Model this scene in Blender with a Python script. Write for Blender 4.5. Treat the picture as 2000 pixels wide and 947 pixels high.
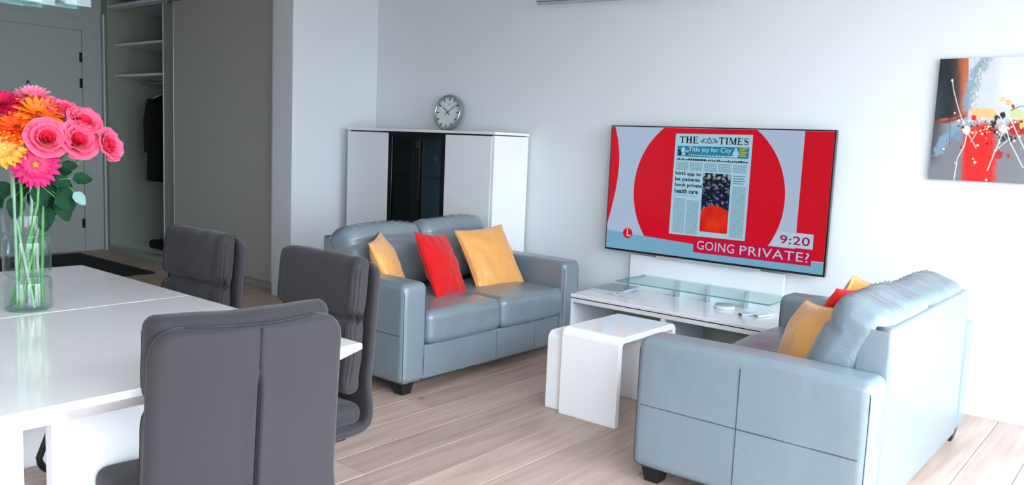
import bpy, bmesh, math, random
import numpy as np
from math import sin, cos, pi, radians, sqrt, tan, atan2
from mathutils import Vector, Matrix, noise

for o in list(bpy.data.objects): bpy.data.objects.remove(o)
scene = bpy.context.scene
COL = scene.collection
random.seed(4)

# ------------------------------------------------------------------ camera
cam_d = bpy.data.cameras.new('camera'); cam = bpy.data.objects.new('camera', cam_d); COL.objects.link(cam)
cam_d.sensor_fit = 'HORIZONTAL'; cam_d.sensor_width = 36.0
cam_d.lens = 1616.2223 / 2000 * 36.0
cam_d.clip_start = 0.02; cam_d.clip_end = 200
right = Vector((0.7713815168136614, 0.6349763262884851, 0.04213811305023344))
down = Vector((0.10734913544598645, -0.06457087187699868, -0.9921223541600317))
fwd = Vector((-0.6272533129743152, 0.7698283364219737, -0.11797293674619733))
rot = Matrix((right, -down, -fwd)).transposed()
cam.matrix_world = Matrix.Translation((0, 0, 1.35)) @ rot.to_4x4()
scene.camera = cam

# ------------------------------------------------------------------ colour management
scene.view_settings.view_transform = 'Standard'
scene.view_settings.look = 'None'
scene.view_settings.gamma = 1
scene.view_settings.use_curve_mapping = False
scene.view_settings.exposure = 0.0
scene.cycles.transparent_max_bounces = 40
scene.cycles.max_bounces = 12

# ------------------------------------------------------------------ world: soft overcast sky over a dull ground
SKY = 13.6
world = bpy.data.worlds.new('world'); scene.world = world; world.use_nodes = True
nt = world.node_tree; nt.nodes.clear()
tc = nt.nodes.new('ShaderNodeTexCoord'); sx = nt.nodes.new('ShaderNodeSeparateXYZ')
rp = nt.nodes.new('ShaderNodeValToRGB'); bg = nt.nodes.new('ShaderNodeBackground'); wo = nt.nodes.new('ShaderNodeOutputWorld')
nt.links.new(tc.outputs['Generated'], sx.inputs[0])
mp = nt.nodes.new('ShaderNodeMapRange'); mp.inputs['From Min'].default_value = -1; mp.inputs['From Max'].default_value = 1
nt.links.new(sx.outputs['Z'], mp.inputs['Value']); nt.links.new(mp.outputs[0], rp.inputs[0])
e = rp.color_ramp.elements
e[0].position = 0.40; e[0].color = (0.22, 0.22, 0.21, 1)
e[1].position = 0.52; e[1].color = (0.70, 0.79, 0.88, 1)
x_ = e.new(0.80); x_.color = (1.50, 1.66, 1.84, 1)
nt.links.new(rp.outputs[0], bg.inputs[0]); bg.inputs[1].default_value = SKY
nt.links.new(bg.outputs[0], wo.inputs[0])

# window openings, shared by the walls, the glazing and the portals
WX = 1.05         # right wall
BY = -2.0         # wall behind the camera
WTV = 4.968       # television wall
CEIL = 2.70
WIN_R = [(-0.6, 1.5), (1.9, 4.35)]        # along Y, on the right wall
WIN_B = [(-0.9, 0.6)]       # along X, on the back wall
WZ0, WZ1 = 0.08, 2.58
def portal(name, loc, rotv, sx_, sy_):
    l = bpy.data.lights.new(name, 'AREA'); l.shape = 'RECTANGLE'; l.size = sx_; l.size_y = sy_
    l.cycles.is_portal = True
    o = bpy.data.objects.new(name, l); COL.objects.link(o); o.location = loc; o.rotation_euler = rotv
for y0, y1 in WIN_R:
    portal('window_portal', (WX + 0.22, (y0 + y1) / 2, (WZ0 + WZ1) / 2), (0, radians(90), 0), WZ1 - WZ0, y1 - y0)
for x0, x1 in WIN_B:
    portal('window_portal', ((x0 + x1) / 2, BY - 0.22, (WZ0 + WZ1) / 2), (radians(90), 0, 0), x1 - x0, WZ1 - WZ0)

# ------------------------------------------------------------------ materials
def lin(c):
    def f(v):
        v /= 255.0
        return v / 12.92 if v <= 0.04045 else ((v + 0.055) / 1.055) ** 2.4
    return tuple(f(v) for v in c) + (1.0,)
def mat(name, rgb, rough=0.5, metal=0.0, spec=0.5, coat=0.0, coat_r=0.05, bump=0.0, bscale=60.0, var=0.0, vscale=4.0,
        stretch=(1, 1, 1), detail=4.0, sheen=0.0, emit=None, estr=1.0):
    m = bpy.data.materials.new(name); m.use_nodes = True
    n = m.node_tree.nodes; l = m.node_tree.links; b = n['Principled BSDF']
    c = lin(rgb)
    b.inputs['Base Color'].default_value = c; b.inputs['Roughness'].default_value = rough
    b.inputs['Metallic'].default_value = metal; b.inputs['Specular IOR Level'].default_value = spec
    b.inputs['Coat Weight'].default_value = coat; b.inputs['Coat Roughness'].default_value = coat_r
    b.inputs['Sheen Weight'].default_value = sheen
    if emit: b.inputs['Emission Color'].default_value = lin(emit); b.inputs['Emission Strength'].default_value = estr
    if bump or var:
        t = n.new('ShaderNodeTexCoord'); mpn = n.new('ShaderNodeMapping'); mpn.inputs['Scale'].default_value = stretch
        l.new(t.outputs['Object'], mpn.inputs[0])
    if var:
        nz = n.new('ShaderNodeTexNoise'); nz.inputs['Scale'].default_value = vscale; nz.inputs['Detail'].default_value = detail
        l.new(mpn.outputs[0], nz.inputs['Vector'])
        mx = n.new('ShaderNodeMix'); mx.data_type = 'RGBA'
        mx.inputs[6].default_value = tuple(v * (1 - var) for v in c[:3]) + (1,)
        mx.inputs[7].default_value = tuple(min(1, v * (1 + var)) for v in c[:3]) + (1,)
        l.new(nz.outputs['Fac'], mx.inputs[0]); l.new(mx.outputs[2], b.inputs['Base Color'])
    if bump:
        nb = n.new('ShaderNodeTexNoise'); nb.inputs['Scale'].default_value = bscale; nb.inputs['Detail'].default_value = detail
        l.new(mpn.outputs[0], nb.inputs['Vector'])
        bp = n.new('ShaderNodeBump'); bp.inputs['Strength'].default_value = bump; bp.inputs['Distance'].default_value = 0.01
        l.new(nb.outputs['Fac'], bp.inputs['Height']); l.new(bp.outputs[0], b.inputs['Normal'])
    return m
def mat_attr(name, rough=0.5, emit=0.0, spec=0.5, coat=0.0, bump=0.0):
    m = bpy.data.materials.new(name); m.use_nodes = True
    n = m.node_tree.nodes; l = m.node_tree.links; b = n['Principled BSDF']
    a = n.new('ShaderNodeAttribute'); a.attribute_name = 'col'
    b.inputs['Roughness'].default_value = rough; b.inputs['Specular IOR Level'].default_value = spec
    b.inputs['Coat Weight'].default_value = coat
    if emit:
        b.inputs['Base Color'].default_value = (0, 0, 0, 1)
        l.new(a.outputs['Color'], b.inputs['Emission Color']); b.inputs['Emission Strength'].default_value = emit
    else: l.new(a.outputs['Color'], b.inputs['Base Color'])
    if bump:
        t = n.new('ShaderNodeTexCoord'); nb = n.new('ShaderNodeTexNoise'); nb.inputs['Scale'].default_value = 90
        l.new(t.outputs['Object'], nb.inputs['Vector']); bp = n.new('ShaderNodeBump')
        bp.inputs['Strength'].default_value = bump; bp.inputs['Distance'].default_value = 0.004
        l.new(nb.outputs['Fac'], bp.inputs['Height']); l.new(bp.outputs[0], b.inputs['Normal'])
    return m
def mat_glass(name, tint=(0.93, 0.97, 0.97), refl=1.0, edge=(0.55, 0.72, 0.72), rough=0.01):
    """thin sheet glass: clear straight on, greener and more reflective at a grazing angle"""
    m = bpy.data.materials.new(name); m.use_nodes = True
    n = m.node_tree.nodes; l = m.node_tree.links; n.clear()
    out = n.new('ShaderNodeOutputMaterial'); mix = n.new('ShaderNodeMixShader')
    tr = n.new('ShaderNodeBsdfTransparent'); gl = n.new('ShaderNodeBsdfGlossy'); gl.inputs['Roughness'].default_value = rough
    fr = n.new('ShaderNodeFresnel'); fr.inputs['IOR'].default_value = 1.45
    ge = n.new('ShaderNodeNewGeometry'); ir = n.new('ShaderNodeMapRange')      # same sheet from either face
    ir.inputs['To Min'].default_value = 1.45; ir.inputs['To Max'].default_value = 1 / 1.45
    l.new(ge.outputs['Backfacing'], ir.inputs['Value']); l.new(ir.outputs[0], fr.inputs['IOR'])
    lw = n.new('ShaderNodeLayerWeight'); lw.inputs['Blend'].default_value = 0.25
    mc = n.new('ShaderNodeMix'); mc.data_type = 'RGBA'
    mc.inputs[6].default_value = tint + (1,); mc.inputs[7].default_value = edge + (1,)
    l.new(lw.outputs['Facing'], mc.inputs[0]); l.new(mc.outputs[2], tr.inputs[0])
    mm = n.new('ShaderNodeMath'); mm.operation = 'MULTIPLY'; mm.inputs[1].default_value = refl; mm.use_clamp = True
    l.new(fr.outputs[0], mm.inputs[0]); l.new(mm.outputs[0], mix.inputs[0])
    l.new(tr.outputs[0], mix.inputs[1]); l.new(gl.outputs[0], mix.inputs[2]); l.new(mix.outputs[0], out.inputs[0])
    return m
def mat_leather(name, rgb, rough=0.42, wr_=.18, ws_=7):
    m = bpy.data.materials.new(name); m.use_nodes = True
    n = m.node_tree.nodes; l = m.node_tree.links; b = n['Principled BSDF']; c = lin(rgb)
    b.inputs['Roughness'].default_value = rough; b.inputs['Specular IOR Level'].default_value = 0.6
    b.inputs['Coat Weight'].default_value = .75; b.inputs['Coat Roughness'].default_value = .32
    t = n.new('ShaderNodeTexCoord')
    nz = n.new('ShaderNodeTexNoise'); nz.inputs['Scale'].default_value = 3; nz.inputs['Detail'].default_value = 6
    l.new(t.outputs['Object'], nz.inputs['Vector'])
    mx = n.new('ShaderNodeMix'); mx.data_type = 'RGBA'
    mx.inputs[6].default_value = tuple(v * .93 for v in c[:3]) + (1,); mx.inputs[7].default_value = tuple(v * 1.07 for v in c[:3]) + (1,)
    l.new(nz.outputs['Fac'], mx.inputs[0]); l.new(mx.outputs[2], b.inputs['Base Color'])
    vo = n.new('ShaderNodeTexVoronoi'); vo.inputs['Scale'].default_value = 320
    l.new(t.outputs['Object'], vo.inputs['Vector'])
    b1 = n.new('ShaderNodeBump'); b1.inputs['Strength'].default_value = 0.12; b1.inputs['Distance'].default_value = 0.002
    l.new(vo.outputs['Distance'], b1.inputs['Height'])
    n2 = n.new('ShaderNodeTexNoise'); n2.inputs['Scale'].default_value = ws_; n2.inputs['Detail'].default_value = 3; n2.inputs['Distortion'].default_value = 1.2
    l.new(t.outputs['Object'], n2.inputs['Vector'])
    b2 = n.new('ShaderNodeBump'); b2.inputs['Strength'].default_value = wr_; b2.inputs['Distance'].default_value = 0.02
    l.new(n2.outputs['Fac'], b2.inputs['Height']); l.new(b1.outputs[0], b2.inputs['Normal']); l.new(b2.outputs[0], b.inputs['Normal'])
    return m
def mat_plank():
    m = bpy.data.materials.new('oak_plank'); m.use_nodes = True
    n = m.node_tree.nodes; l = m.node_tree.links; b = n['Principled BSDF']
    t = n.new('ShaderNodeTexCoord'); oi = n.new('ShaderNodeObjectInfo')
    ad = n.new('ShaderNodeVectorMath'); ad.operation = 'ADD'
    sc = n.new('ShaderNodeVectorMath'); sc.operation = 'SCALE'; sc.inputs['Scale'].default_value = 40
    cb = n.new('ShaderNodeCombineXYZ'); l.new(oi.outputs['Random'], cb.inputs[0]); l.new(oi.outputs['Random'], cb.inputs[1])
    l.new(cb.outputs[0], sc.inputs[0]); l.new(t.outputs['Object'], ad.inputs[0]); l.new(sc.outputs[0], ad.inputs[1])
    mpn = n.new('ShaderNodeMapping'); mpn.inputs['Scale'].default_value = (1.0, 0.07, 1.0); l.new(ad.outputs[0], mpn.inputs[0])
    g = n.new('ShaderNodeTexNoise'); g.inputs['Scale'].default_value = 22; g.inputs['Detail'].default_value = 8; g.inputs['Distortion'].default_value = .6
    l.new(mpn.outputs[0], g.inputs['Vector'])
    cr = n.new('ShaderNodeValToRGB'); el = cr.color_ramp.elements
    el[0].position = .3; el[0].color = lin((178, 150, 138)); el[1].position = .75; el[1].color = lin((206, 184, 172))
    l.new(g.outputs['Fac'], cr.inputs[0])
    big = n.new('ShaderNodeTexNoise'); big.inputs['Scale'].default_value = 2.2; l.new(ad.outputs[0], big.inputs['Vector'])
    m1 = n.new('ShaderNodeMix'); m1.data_type = 'RGBA'; m1.blend_type = 'MULTIPLY'; m1.inputs[0].default_value = 1
    r2 = n.new('ShaderNodeValToRGB'); r2.color_ramp.elements[0].color = (.86, .84, .83, 1); r2.color_ramp.elements[1].color = (1.08, 1.08, 1.08, 1)
    l.new(big.outputs['Fac'], r2.inputs[0]); l.new(cr.outputs[0], m1.inputs[6]); l.new(r2.outputs[0], m1.inputs[7])
    m2 = n.new('ShaderNodeMix'); m2.data_type = 'RGBA'; m2.blend_type = 'MULTIPLY'; m2.inputs[0].default_value = 1
    mr = n.new('ShaderNodeMapRange'); mr.inputs['To Min'].default_value = .86; mr.inputs['To Max'].default_value = 1.08
    l.new(oi.outputs['Random'], mr.inputs[0]); l.new(m1.outputs[2], m2.inputs[6]); l.new(mr.outputs[0], m2.inputs[7])
    mk_ = n.new('ShaderNodeMapping'); mk_.inputs['Scale'].default_value = (2.2, 1.3, 1); l.new(ad.outputs[0], mk_.inputs[0])
    kn = n.new('ShaderNodeTexVoronoi'); kn.inputs['Scale'].default_value = 1.1; l.new(mk_.outputs[0], kn.inputs['Vector'])
    kr = n.new('ShaderNodeValToRGB'); kr.color_ramp.elements[0].position = .012; kr.color_ramp.elements[0].color = (.25, .18, .15, 1)
    kr.color_ramp.elements[1].position = .045; kr.color_ramp.elements[1].color = (1, 1, 1, 1)
    l.new(kn.outputs['Distance'], kr.inputs[0])
    m3 = n.new('ShaderNodeMix'); m3.data_type = 'RGBA'; m3.blend_type = 'MULTIPLY'; m3.inputs[0].default_value = 1
    l.new(m2.outputs[2], m3.inputs[6]); l.new(kr.outputs[0], m3.inputs[7]); l.new(m3.outputs[2], b.inputs['Base Color'])
    b.inputs['Roughness'].default_value = .42
    bp = n.new('ShaderNodeBump'); bp.inputs['Strength'].default_value = .12; bp.inputs['Distance'].default_value = .003
    l.new(g.outputs['Fac'], bp.inputs['Height']); l.new(bp.outputs[0], b.inputs['Normal'])
    return m

M = dict(
    wall=mat('white_wall_paint', (227, 230, 233), .85, bump=.05, bscale=120, var=.01),
    hallwall=mat('shade_toned_hall_wall', (196, 202, 200), .85, bump=.05, bscale=120),  # darker than the room walls: the hall's shade is put into the colour
    backwall=mat('bounce_damping_grey', (150, 150, 152), .85, bump=.05, bscale=120),  # unseen wall, greyed to cut bounced light and deepen shadows
    ceiling=mat('ceiling_paint', (236, 238, 240), .9, bump=.03, bscale=90),
    trim=mat('white_trim', (232, 235, 238), .45, bump=.02, bscale=200),
    door=mat('hall_door_paint', (196, 204, 202), .5, bump=.02, bscale=80),
    subfloor=mat('joint_filler', (214, 200, 190), .8, bump=.05),
    plank=mat_plank(),
    gloss=mat('white_gloss_lacquer', (245, 244, 247), .12, coat=.6, coat_r=.03, var=.004, vscale=2),
    satin=mat('white_satin_board', (236, 239, 242), .32, bump=.01, bscale=150, var=.004),
    grey_board=mat('pale_grey_sliding_door', (188, 186, 180), .5, bump=.02, bscale=150),
    wardrobe=mat('wardrobe_carcass', (160, 166, 152), .6, bump=.02, bscale=150),
    alu=mat('brushed_aluminium', (196, 204, 206), .35, metal=.9, bump=.05, bscale=300, stretch=(1, 1, 30)),
    black=mat('black_gloss', (8, 9, 10), .15, coat=.5, var=.02),
    slate=mat('dark_slate_board', (130, 160, 168), .4, var=.02),
    blackwood=mat('black_stained_wood', (18, 18, 22), .5, bump=.05, bscale=100, stretch=(1, 1, .1)),
    blacktube=mat('black_powder_coated_steel', (14, 14, 16), .35, bump=.02, bscale=400),
    leather=mat_leather('blue_grey_leather', (113, 127, 136), .40),
    softleather=mat_leather('creased_cushion_leather', (113, 127, 136), .36, .28, 8),
    seam=mat('dark_seam_thread', (48, 60, 72), .6, bump=.1, bscale=400),
    suede=mat('charcoal_microfibre', (46, 43, 47), .75, spec=.3, bump=.12, bscale=260, var=.16, vscale=5, sheen=.12),
    suede_seam=mat('charcoal_stitching', (30, 28, 32), .9, bump=.1, bscale=500),
    gold=mat('amber_velvet', (226, 160, 84), .42, spec=.5, bump=.25, bscale=14, var=.10, vscale=7, sheen=.25, stretch=(1, 1, 2.5)),
    red=mat('red_velvet', (205, 12, 16), .72, spec=.2, bump=.12, bscale=18, var=.08, vscale=6, sheen=.15),
    chrome=mat('satin_steel', (170, 176, 174), .28, metal=.85, bump=.03, bscale=200),
    dial=mat('clock_dial', (214, 224, 226), .5, var=.01),
    ink=mat('black_ink', (14, 16, 18), .6, var=.02),
    coat=mat('black_wool', (14, 15, 18), .95, bump=.3, bscale=80),
    darkbag=mat('black_canvas', (12, 12, 14), .9, bump=.2, bscale=120),
    greyplastic=mat('grey_plastic', (168, 176, 178), .5, bump=.02, bscale=300),
    whiteplastic=mat('white_plastic', (240, 242, 245), .3, bump=.01, bscale=200),
    paper=mat('magazine_paper', (226, 232, 238), .55, bump=.03, bscale=80),
    glass=mat_glass('clear_glass', (.985, .995, .995), .8, (.80, .90, .90)),
    shelfglass=mat_glass('green_tinted_glass', (.95, .99, .99), .7, (.80, .94, .94)),
    smoked=mat_glass('smoked_glass', (.74, .82, .85), 1.0, (.6, .68, .7)),
    water=mat_glass('vase_water', (.97, .99, .99), .25, (.94, .98, .97)),
    glassedge=mat('green_glass_edge', (96, 158, 160), .15, coat=.5, var=.03),
    stem=mat('flower_stem', (84, 150, 74), .5, var=.2, vscale=12),
    palestem=mat('pale_flower_stem', (132, 168, 138), .5, var=.12, vscale=12),
    leafm=mat('dark_rose_leaf', (16, 58, 36), .75, spec=.2, bump=.3, bscale=60, var=.25, vscale=20),
    paleleaf=mat('pale_underside_leaf', (120, 156, 150), .6, bump=.2, bscale=60, var=.08),
    petal=mat_attr('petal', .6, spec=.3, bump=.15),
)

# ------------------------------------------------------------------ mesh helpers
def mk(name, verts, faces, m, parent=None, smooth=False, loc=None):
    me = bpy.data.meshes.new(name); me.from_pydata([tuple(v) for v in verts], [], faces); me.update()
    if m: me.materials.append(m)
    if smooth:
        me.polygons.foreach_set('use_smooth', [True] * len(me.polygons))
    o = bpy.data.objects.new(name, me); COL.objects.link(o)
    if parent: o.parent = parent
    if loc: o.location = loc
    return o
class MB:
    def __init__(s): s.v = []; s.f = []
    def add(s, v, f):
        n = len(s.v); s.v += [tuple(p) for p in v]; s.f += [tuple(i + n for i in q) for q in f]; return s
    def box(s, x0, x1, y0, y1, z0, z1, b=0.0):
        v, f = box_vf(x0, x1, y0, y1, z0, z1, b); return s.add(v, f)
    def build(s, name, m, parent=None, smooth=False, loc=None): return mk(name, s.v, s.f, m, parent, smooth, loc)
def box_vf(x0, x1, y0, y1, z0, z1, b=0.0):
    if b <= 0:
        v = [(x0, y0, z0), (x1, y0, z0), (x1, y1, z0), (x0, y1, z0), (x0, y0, z1), (x1, y0, z1), (x1, y1, z1), (x0, y1, z1)]
        return v, [(3, 2, 1, 0), (4, 5, 6, 7), (0, 1, 5, 4), (1, 2, 6, 5), (2, 3, 7, 6), (3, 0, 4, 7)]
    c = ((x0 + x1) / 2, (y0 + y1) / 2, (z0 + z1) / 2)
    v, f = rbox_vf((x1 - x0, y1 - y0, z1 - z0), b, (1, 1, 1), 1)
    return [(p[0] + c[0], p[1] + c[1], p[2] + c[2]) for p in v], f
def rbox_vf(size, r, n=(4, 4, 4), k=3, deform=None):
    """box with edges rounded to radius r; k rows in each rounded edge, n cells on the flats"""
    h = [s / 2 for s in size]; r = min(r, min(h) * .999)
    ax = []
    for a in range(3):
        c = h[a] - r; t = []
        for i in range(k): t.append(-(c + r * tan(radians(45) * (k - i) / k)))
        for i in range(n[a] + 1): t.append(-c + 2 * c * i / n[a])
        for i in range(k): t.append(c + r * tan(radians(45) * (i + 1) / k))
        ax.append(t)
    V = {}; vs = []; fs = []
    def vid(p):
        key = tuple(round(q, 6) for q in p)
        if key in V: return V[key]
        q = [max(-(h[a] - r), min(h[a] - r, p[a])) for a in range(3)]
        d = Vector([p[a] - q[a] for a in range(3)])
        if d.length > 1e-9: d = d.normalized() * r
        w = Vector(q) + d
        V[key] = len(vs); vs.append(w); return V[key]
    for a in range(3):
        b, c = (a + 1) % 3, (a + 2) % 3
        for s in (-1, 1):
            for i in range(len(ax[b]) - 1):
                for j in range(len(ax[c]) - 1):
                    def P(ii, jj):
                        p = [0, 0, 0]; p[a] = s * h[a]; p[b] = ax[b][ii]; p[c] = ax[c][jj]; return vid(p)
                    q = (P(i, j), P(i + 1, j), P(i + 1, j + 1), P(i, j + 1))
                    fs.append(q if s > 0 else q[::-1])
    if deform: vs = [deform(v) for v in vs]
    return vs, fs
def rbox(name, size, r, m, parent=None, loc=(0, 0, 0), n=(4, 4, 4), k=3, deform=None, rotm=None):
    vs, fs = rbox_vf(size, r, n, k, deform)
    T = Matrix.Translation(loc) @ (rotm.to_4x4() if rotm else Matrix())
    return mk(name, [T @ Vector(v) for v in vs], fs, m, parent, True)
def tube_vf(pts, r, n=8, closed=False, radii=None):
    pts = [Vector(p) for p in pts]; N = len(pts); vs = []; fs = []
    up = Vector((0, 0, 1)); prev = None
    for i, p in enumerate(pts):
        if closed: t = (pts[(i + 1) % N] - pts[i - 1]).normalized()
        else: t = (pts[min(i + 1, N - 1)] - pts[max(i - 1, 0)]).normalized()
        if prev is None:
            a = t.cross(up)
            if a.length < .1: a = t.cross(Vector((1, 0, 0)))
        else: a = prev - t * prev.dot(t)
        a.normalize(); prev = a.copy(); b = t.cross(a)
        rr = radii[i] if radii else r
        for k in range(n):
            an = 2 * pi * k / n; vs.append(p + a * cos(an) * rr + b * sin(an) * rr)
    M_ = N if closed else N - 1
    for i in range(M_):
        for k in range(n):
            i2 = (i + 1) % N
            fs.append((i * n + k, i * n + (k + 1) % n, i2 * n + (k + 1) % n, i2 * n + k))
    if not closed:
        fs.append(tuple(range(n))[::-1]); fs.append(tuple((N - 1) * n + k for k in range(n)))
    return vs, fs
def tube(name, pts, r, m, parent=None, n=8, closed=False, radii=None):
    v, f = tube_vf(pts, r, n, closed, radii); return mk(name, v, f, m, parent, True)
def lathe_vf(prof, n=48, c=(0, 0, 0)):
    vs = []; fs = []
    for r, z in prof:
        for k in range(n):
            a = 2 * pi * k / n; vs.append((c[0] + r * cos(a), c[1] + r * sin(a), c[2] + z))
    for i in range(len(prof) - 1):
        for k in range(n):
            fs.append((i * n + k, i * n + (k + 1) % n, (i + 1) * n + (k + 1) % n, (i + 1) * n + k))
    return vs, fs
def thing(name, label, cat, loc=(0, 0, 0), rz=0.0, group=None):
    o = bpy.data.objects.new(name, None); COL.objects.link(o); o.empty_display_size = .1
    o.location = loc; o.rotation_euler = (0, 0, rz); tag(o, label, cat, group); return o
def tag(o, label, cat, group=None):
    o['label'] = label; o['category'] = cat
    if group: o['group'] = group
    return o
def struct(o): o['kind'] = 'structure'; return o
def setcol(o, cols):
    a = o.data.color_attributes.new('col', 'FLOAT_COLOR', 'POINT')
    a.data.foreach_set('color', np.asarray(cols, np.float32).ravel())
def bez(p, n=12):
    p = [Vector(q) for q in p]; out = []
    for i in range(n + 1):
        t = i / n; q = list(p)
        while len(q) > 1: q = [q[j].lerp(q[j + 1], t) for j in range(len(q) - 1)]
        out.append(q[0])
    return out
def text_vf(body, offset=0.0, spacing=1.0):
    cu = bpy.data.curves.new('t', 'FONT'); cu.body = body; cu.offset = offset; cu.space_character = spacing; cu.resolution_u = 3
    o = bpy.data.objects.new('t', cu); COL.objects.link(o)
    bpy.context.view_layer.update()
    me = bpy.data.meshes.new_from_object(o.evaluated_get(bpy.context.evaluated_depsgraph_get()))
    v = [tuple(q.co) for q in me.vertices]; f = [tuple(q.vertices) for q in me.polygons]
    bpy.data.objects.remove(o); bpy.data.curves.remove(cu); bpy.data.meshes.remove(me)
    return v, f

# ------------------------------------------------------------------ room shell
XL = -6.0; XD = -9.25; YH = 2.0; YW = 4.2
struct(MB().box(XD - .2, WX + .25, BY - .25, WTV + .2, -.20, -.016).build('floor', M['subfloor']))
floor = bpy.data.objects['floor']
struct(MB().box(XD - .2, WX + .25, BY - .25, WTV + .2, CEIL, CEIL + .15).build('ceiling', M['ceiling']))
struct(MB().box(XD - .2, WX + .25, WTV, WTV + .2, -.016, CEIL).build('wall_back', M['wall']))
w = MB()
ys = [BY - .25] + [q for p in WIN_R for q in p] + [WTV]
for i in range(0, len(ys), 2): w.box(WX, WX + .25, ys[i], ys[i + 1], -.016, CEIL)
for y0, y1 in WIN_R: w.box(WX, WX + .25, y0, y1, -.016, WZ0); w.box(WX, WX + .25, y0, y1, WZ1, CEIL)
struct(w.build('wall_right', M['wall']))
w = MB()
xs = [XL - .2] + [q for p in WIN_B for q in p] + [WX]
for i in range(0, len(xs), 2): w.box(xs[i], xs[i + 1], BY - .25, BY, -.016, CEIL)
for x0, x1 in WIN_B: w.box(x0, x1, BY - .25, BY, -.016, WZ0); w.box(x0, x1, BY - .25, BY, WZ1, CEIL)
struct(w.build('wall_front', M['backwall']))
struct(MB().box(XL - .2, XL, BY, YH, -.016, CEIL).build('wall_left', M['wall']))
struct(MB().box(XD, XL - .2, YH - .2, YH, -.016, CEIL).build('wall_hall_light_blocker', M['hallwall']))  # unseen wall, added to limit the light that reaches the hall
# pier between wardrobe and corner
struct(MB().box(-5.93, -5.667, 4.08, WTV, -.016, CEIL, 0).build('wall_pier', M['wall']))
# end wall of the hall with the entrance door opening
DY0, DY1, DZ = 3.03, 3.995, 2.35
struct(MB().box(XD - .2, XD, YH - .2, DY0 - .03, -.016, CEIL).box(XD - .2, XD, DY1 + .03, WTV, -.016, CEIL)
       .box(XD - .2, XD, DY0 - .03, DY1 + .03, DZ + .03, CEIL).build('wall_hall_end', M['hallwall']))
wn = 0
for y0, y1 in WIN_R:
    wn += 1
    t = bpy.data.objects.new('window_%d' % wn, None); COL.objects.link(t); t.location = (WX + .12, (y0 + y1) / 2, WZ0); struct(t)
    hw = (y1 - y0) / 2; H = WZ1 - WZ0
    MB().box(-.03, .03, -hw, -hw + .06, 0, H, .004).box(-.03, .03, hw - .06, hw, 0, H, .004).box(-.03, .03, -hw, hw, 0, .06, .004)\
        .box(-.03, .03, -hw, hw, H - .06, H, .004).box(-.03, .03, -.035, .035, .06, H - .06, .004).build('window_frame', M['trim'], t)
    for s in (-1, 1): MB().box(-.004, .004, min(s * .035, s * (hw - .06)), max(s * .035, s * (hw - .06)), .06, H - .06).build('pane', M['glass'], t)
for x0, x1 in WIN_B:
    wn += 1
    t = bpy.data.objects.new('window_%d' % wn, None); COL.objects.link(t); t.location = ((x0 + x1) / 2, BY - .12, WZ0); struct(t)
    hw = (x1 - x0) / 2; H = WZ1 - WZ0
    MB().box(-hw, -hw + .06, -.03, .03, 0, H, .004).box(hw - .06, hw, -.03, .03, 0, H, .004).box(-hw, hw, -.03, .03, 0, .06, .004)\
        .box(-hw, hw, -.03, .03, H - .06, H, .004).box(-.035, .035, -.03, .03, .06, H - .06, .004).build('window_frame', M['trim'], t)
    for s in (-1, 1): MB().box(min(s * .035, s * (hw - .06)), max(s * .035, s * (hw - .06)), -.004, .004, .06, H - .06).build('pane', M['glass'], t)

struct(MB().box(-5.667, WX, WTV - .014, WTV, 0, .045, .003).build('baseboard_back', M['trim']))
struct(MB().box(-5.667, -5.655, 4.08, WTV - .014, 0, .045, .003).build('baseboard_pier', M['trim']))
struct(MB().box(XL, XL + .014, BY, YH, 0, .045, .003).build('baseboard_left', M['trim']))

# entrance door
d = bpy.data.objects.new('door_1', None); COL.objects.link(d); d.location = (XD, 0, 0); struct(d)
MB().box(-.198, -.012, DY0 + .0005, DY1 - .0005, -.012, DZ, .002).build('door_leaf', M['door'], d)
fr = MB().box(-.03, .012, DY1, DY1 + .13, 0, DZ + .12, .004).box(-.03, .012, DY0 - .13, DY0, 0, DZ + .12, .004).box(-.03, .012, DY0, DY1, DZ, DZ + .12, .004)
fr.build('door_frame', M['door'], d)
for z in (.25, 1.75, 2.02):
    MB().box(-.012, .006, DY1 - .026, DY1 + .012, z, z + .10, .003).build('hinge', M['ink'], d)
    hh = d.children[-1] if d.children else None
v, f = lathe_vf([(0, 0), (.010, 0), (.012, .004), (0, .004)], 14)
mk('peephole', [(q[2] - .012, q[0] + 3.461, q[1] + 1.646) for q in v], f, M['ink'], d)
nb = MB(); nb.box(-.012, -.010, 3.43, 3.49, 1.742, 1.747)
nb.add([(-.0095, 3.443, 1.757), (-.0095, 3.479, 1.757), (-.0095, 3.461, 1.795)], [(0, 1, 2)])
nb.build('door_plaque', M['ink'], d)
v, f = lathe_vf([(0, 0), (.022, 0), (.022, .01), (.009, .012), (.009, .05), (0, .05)], 16)
MB().add([(q[2] - .012, q[0] + 3.10, q[1] + 1.05) for q in v], f).box(.03, .042, 3.09, 3.23, 1.04, 1.06, .004).build('door_handle', M['chrome'], d)

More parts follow.
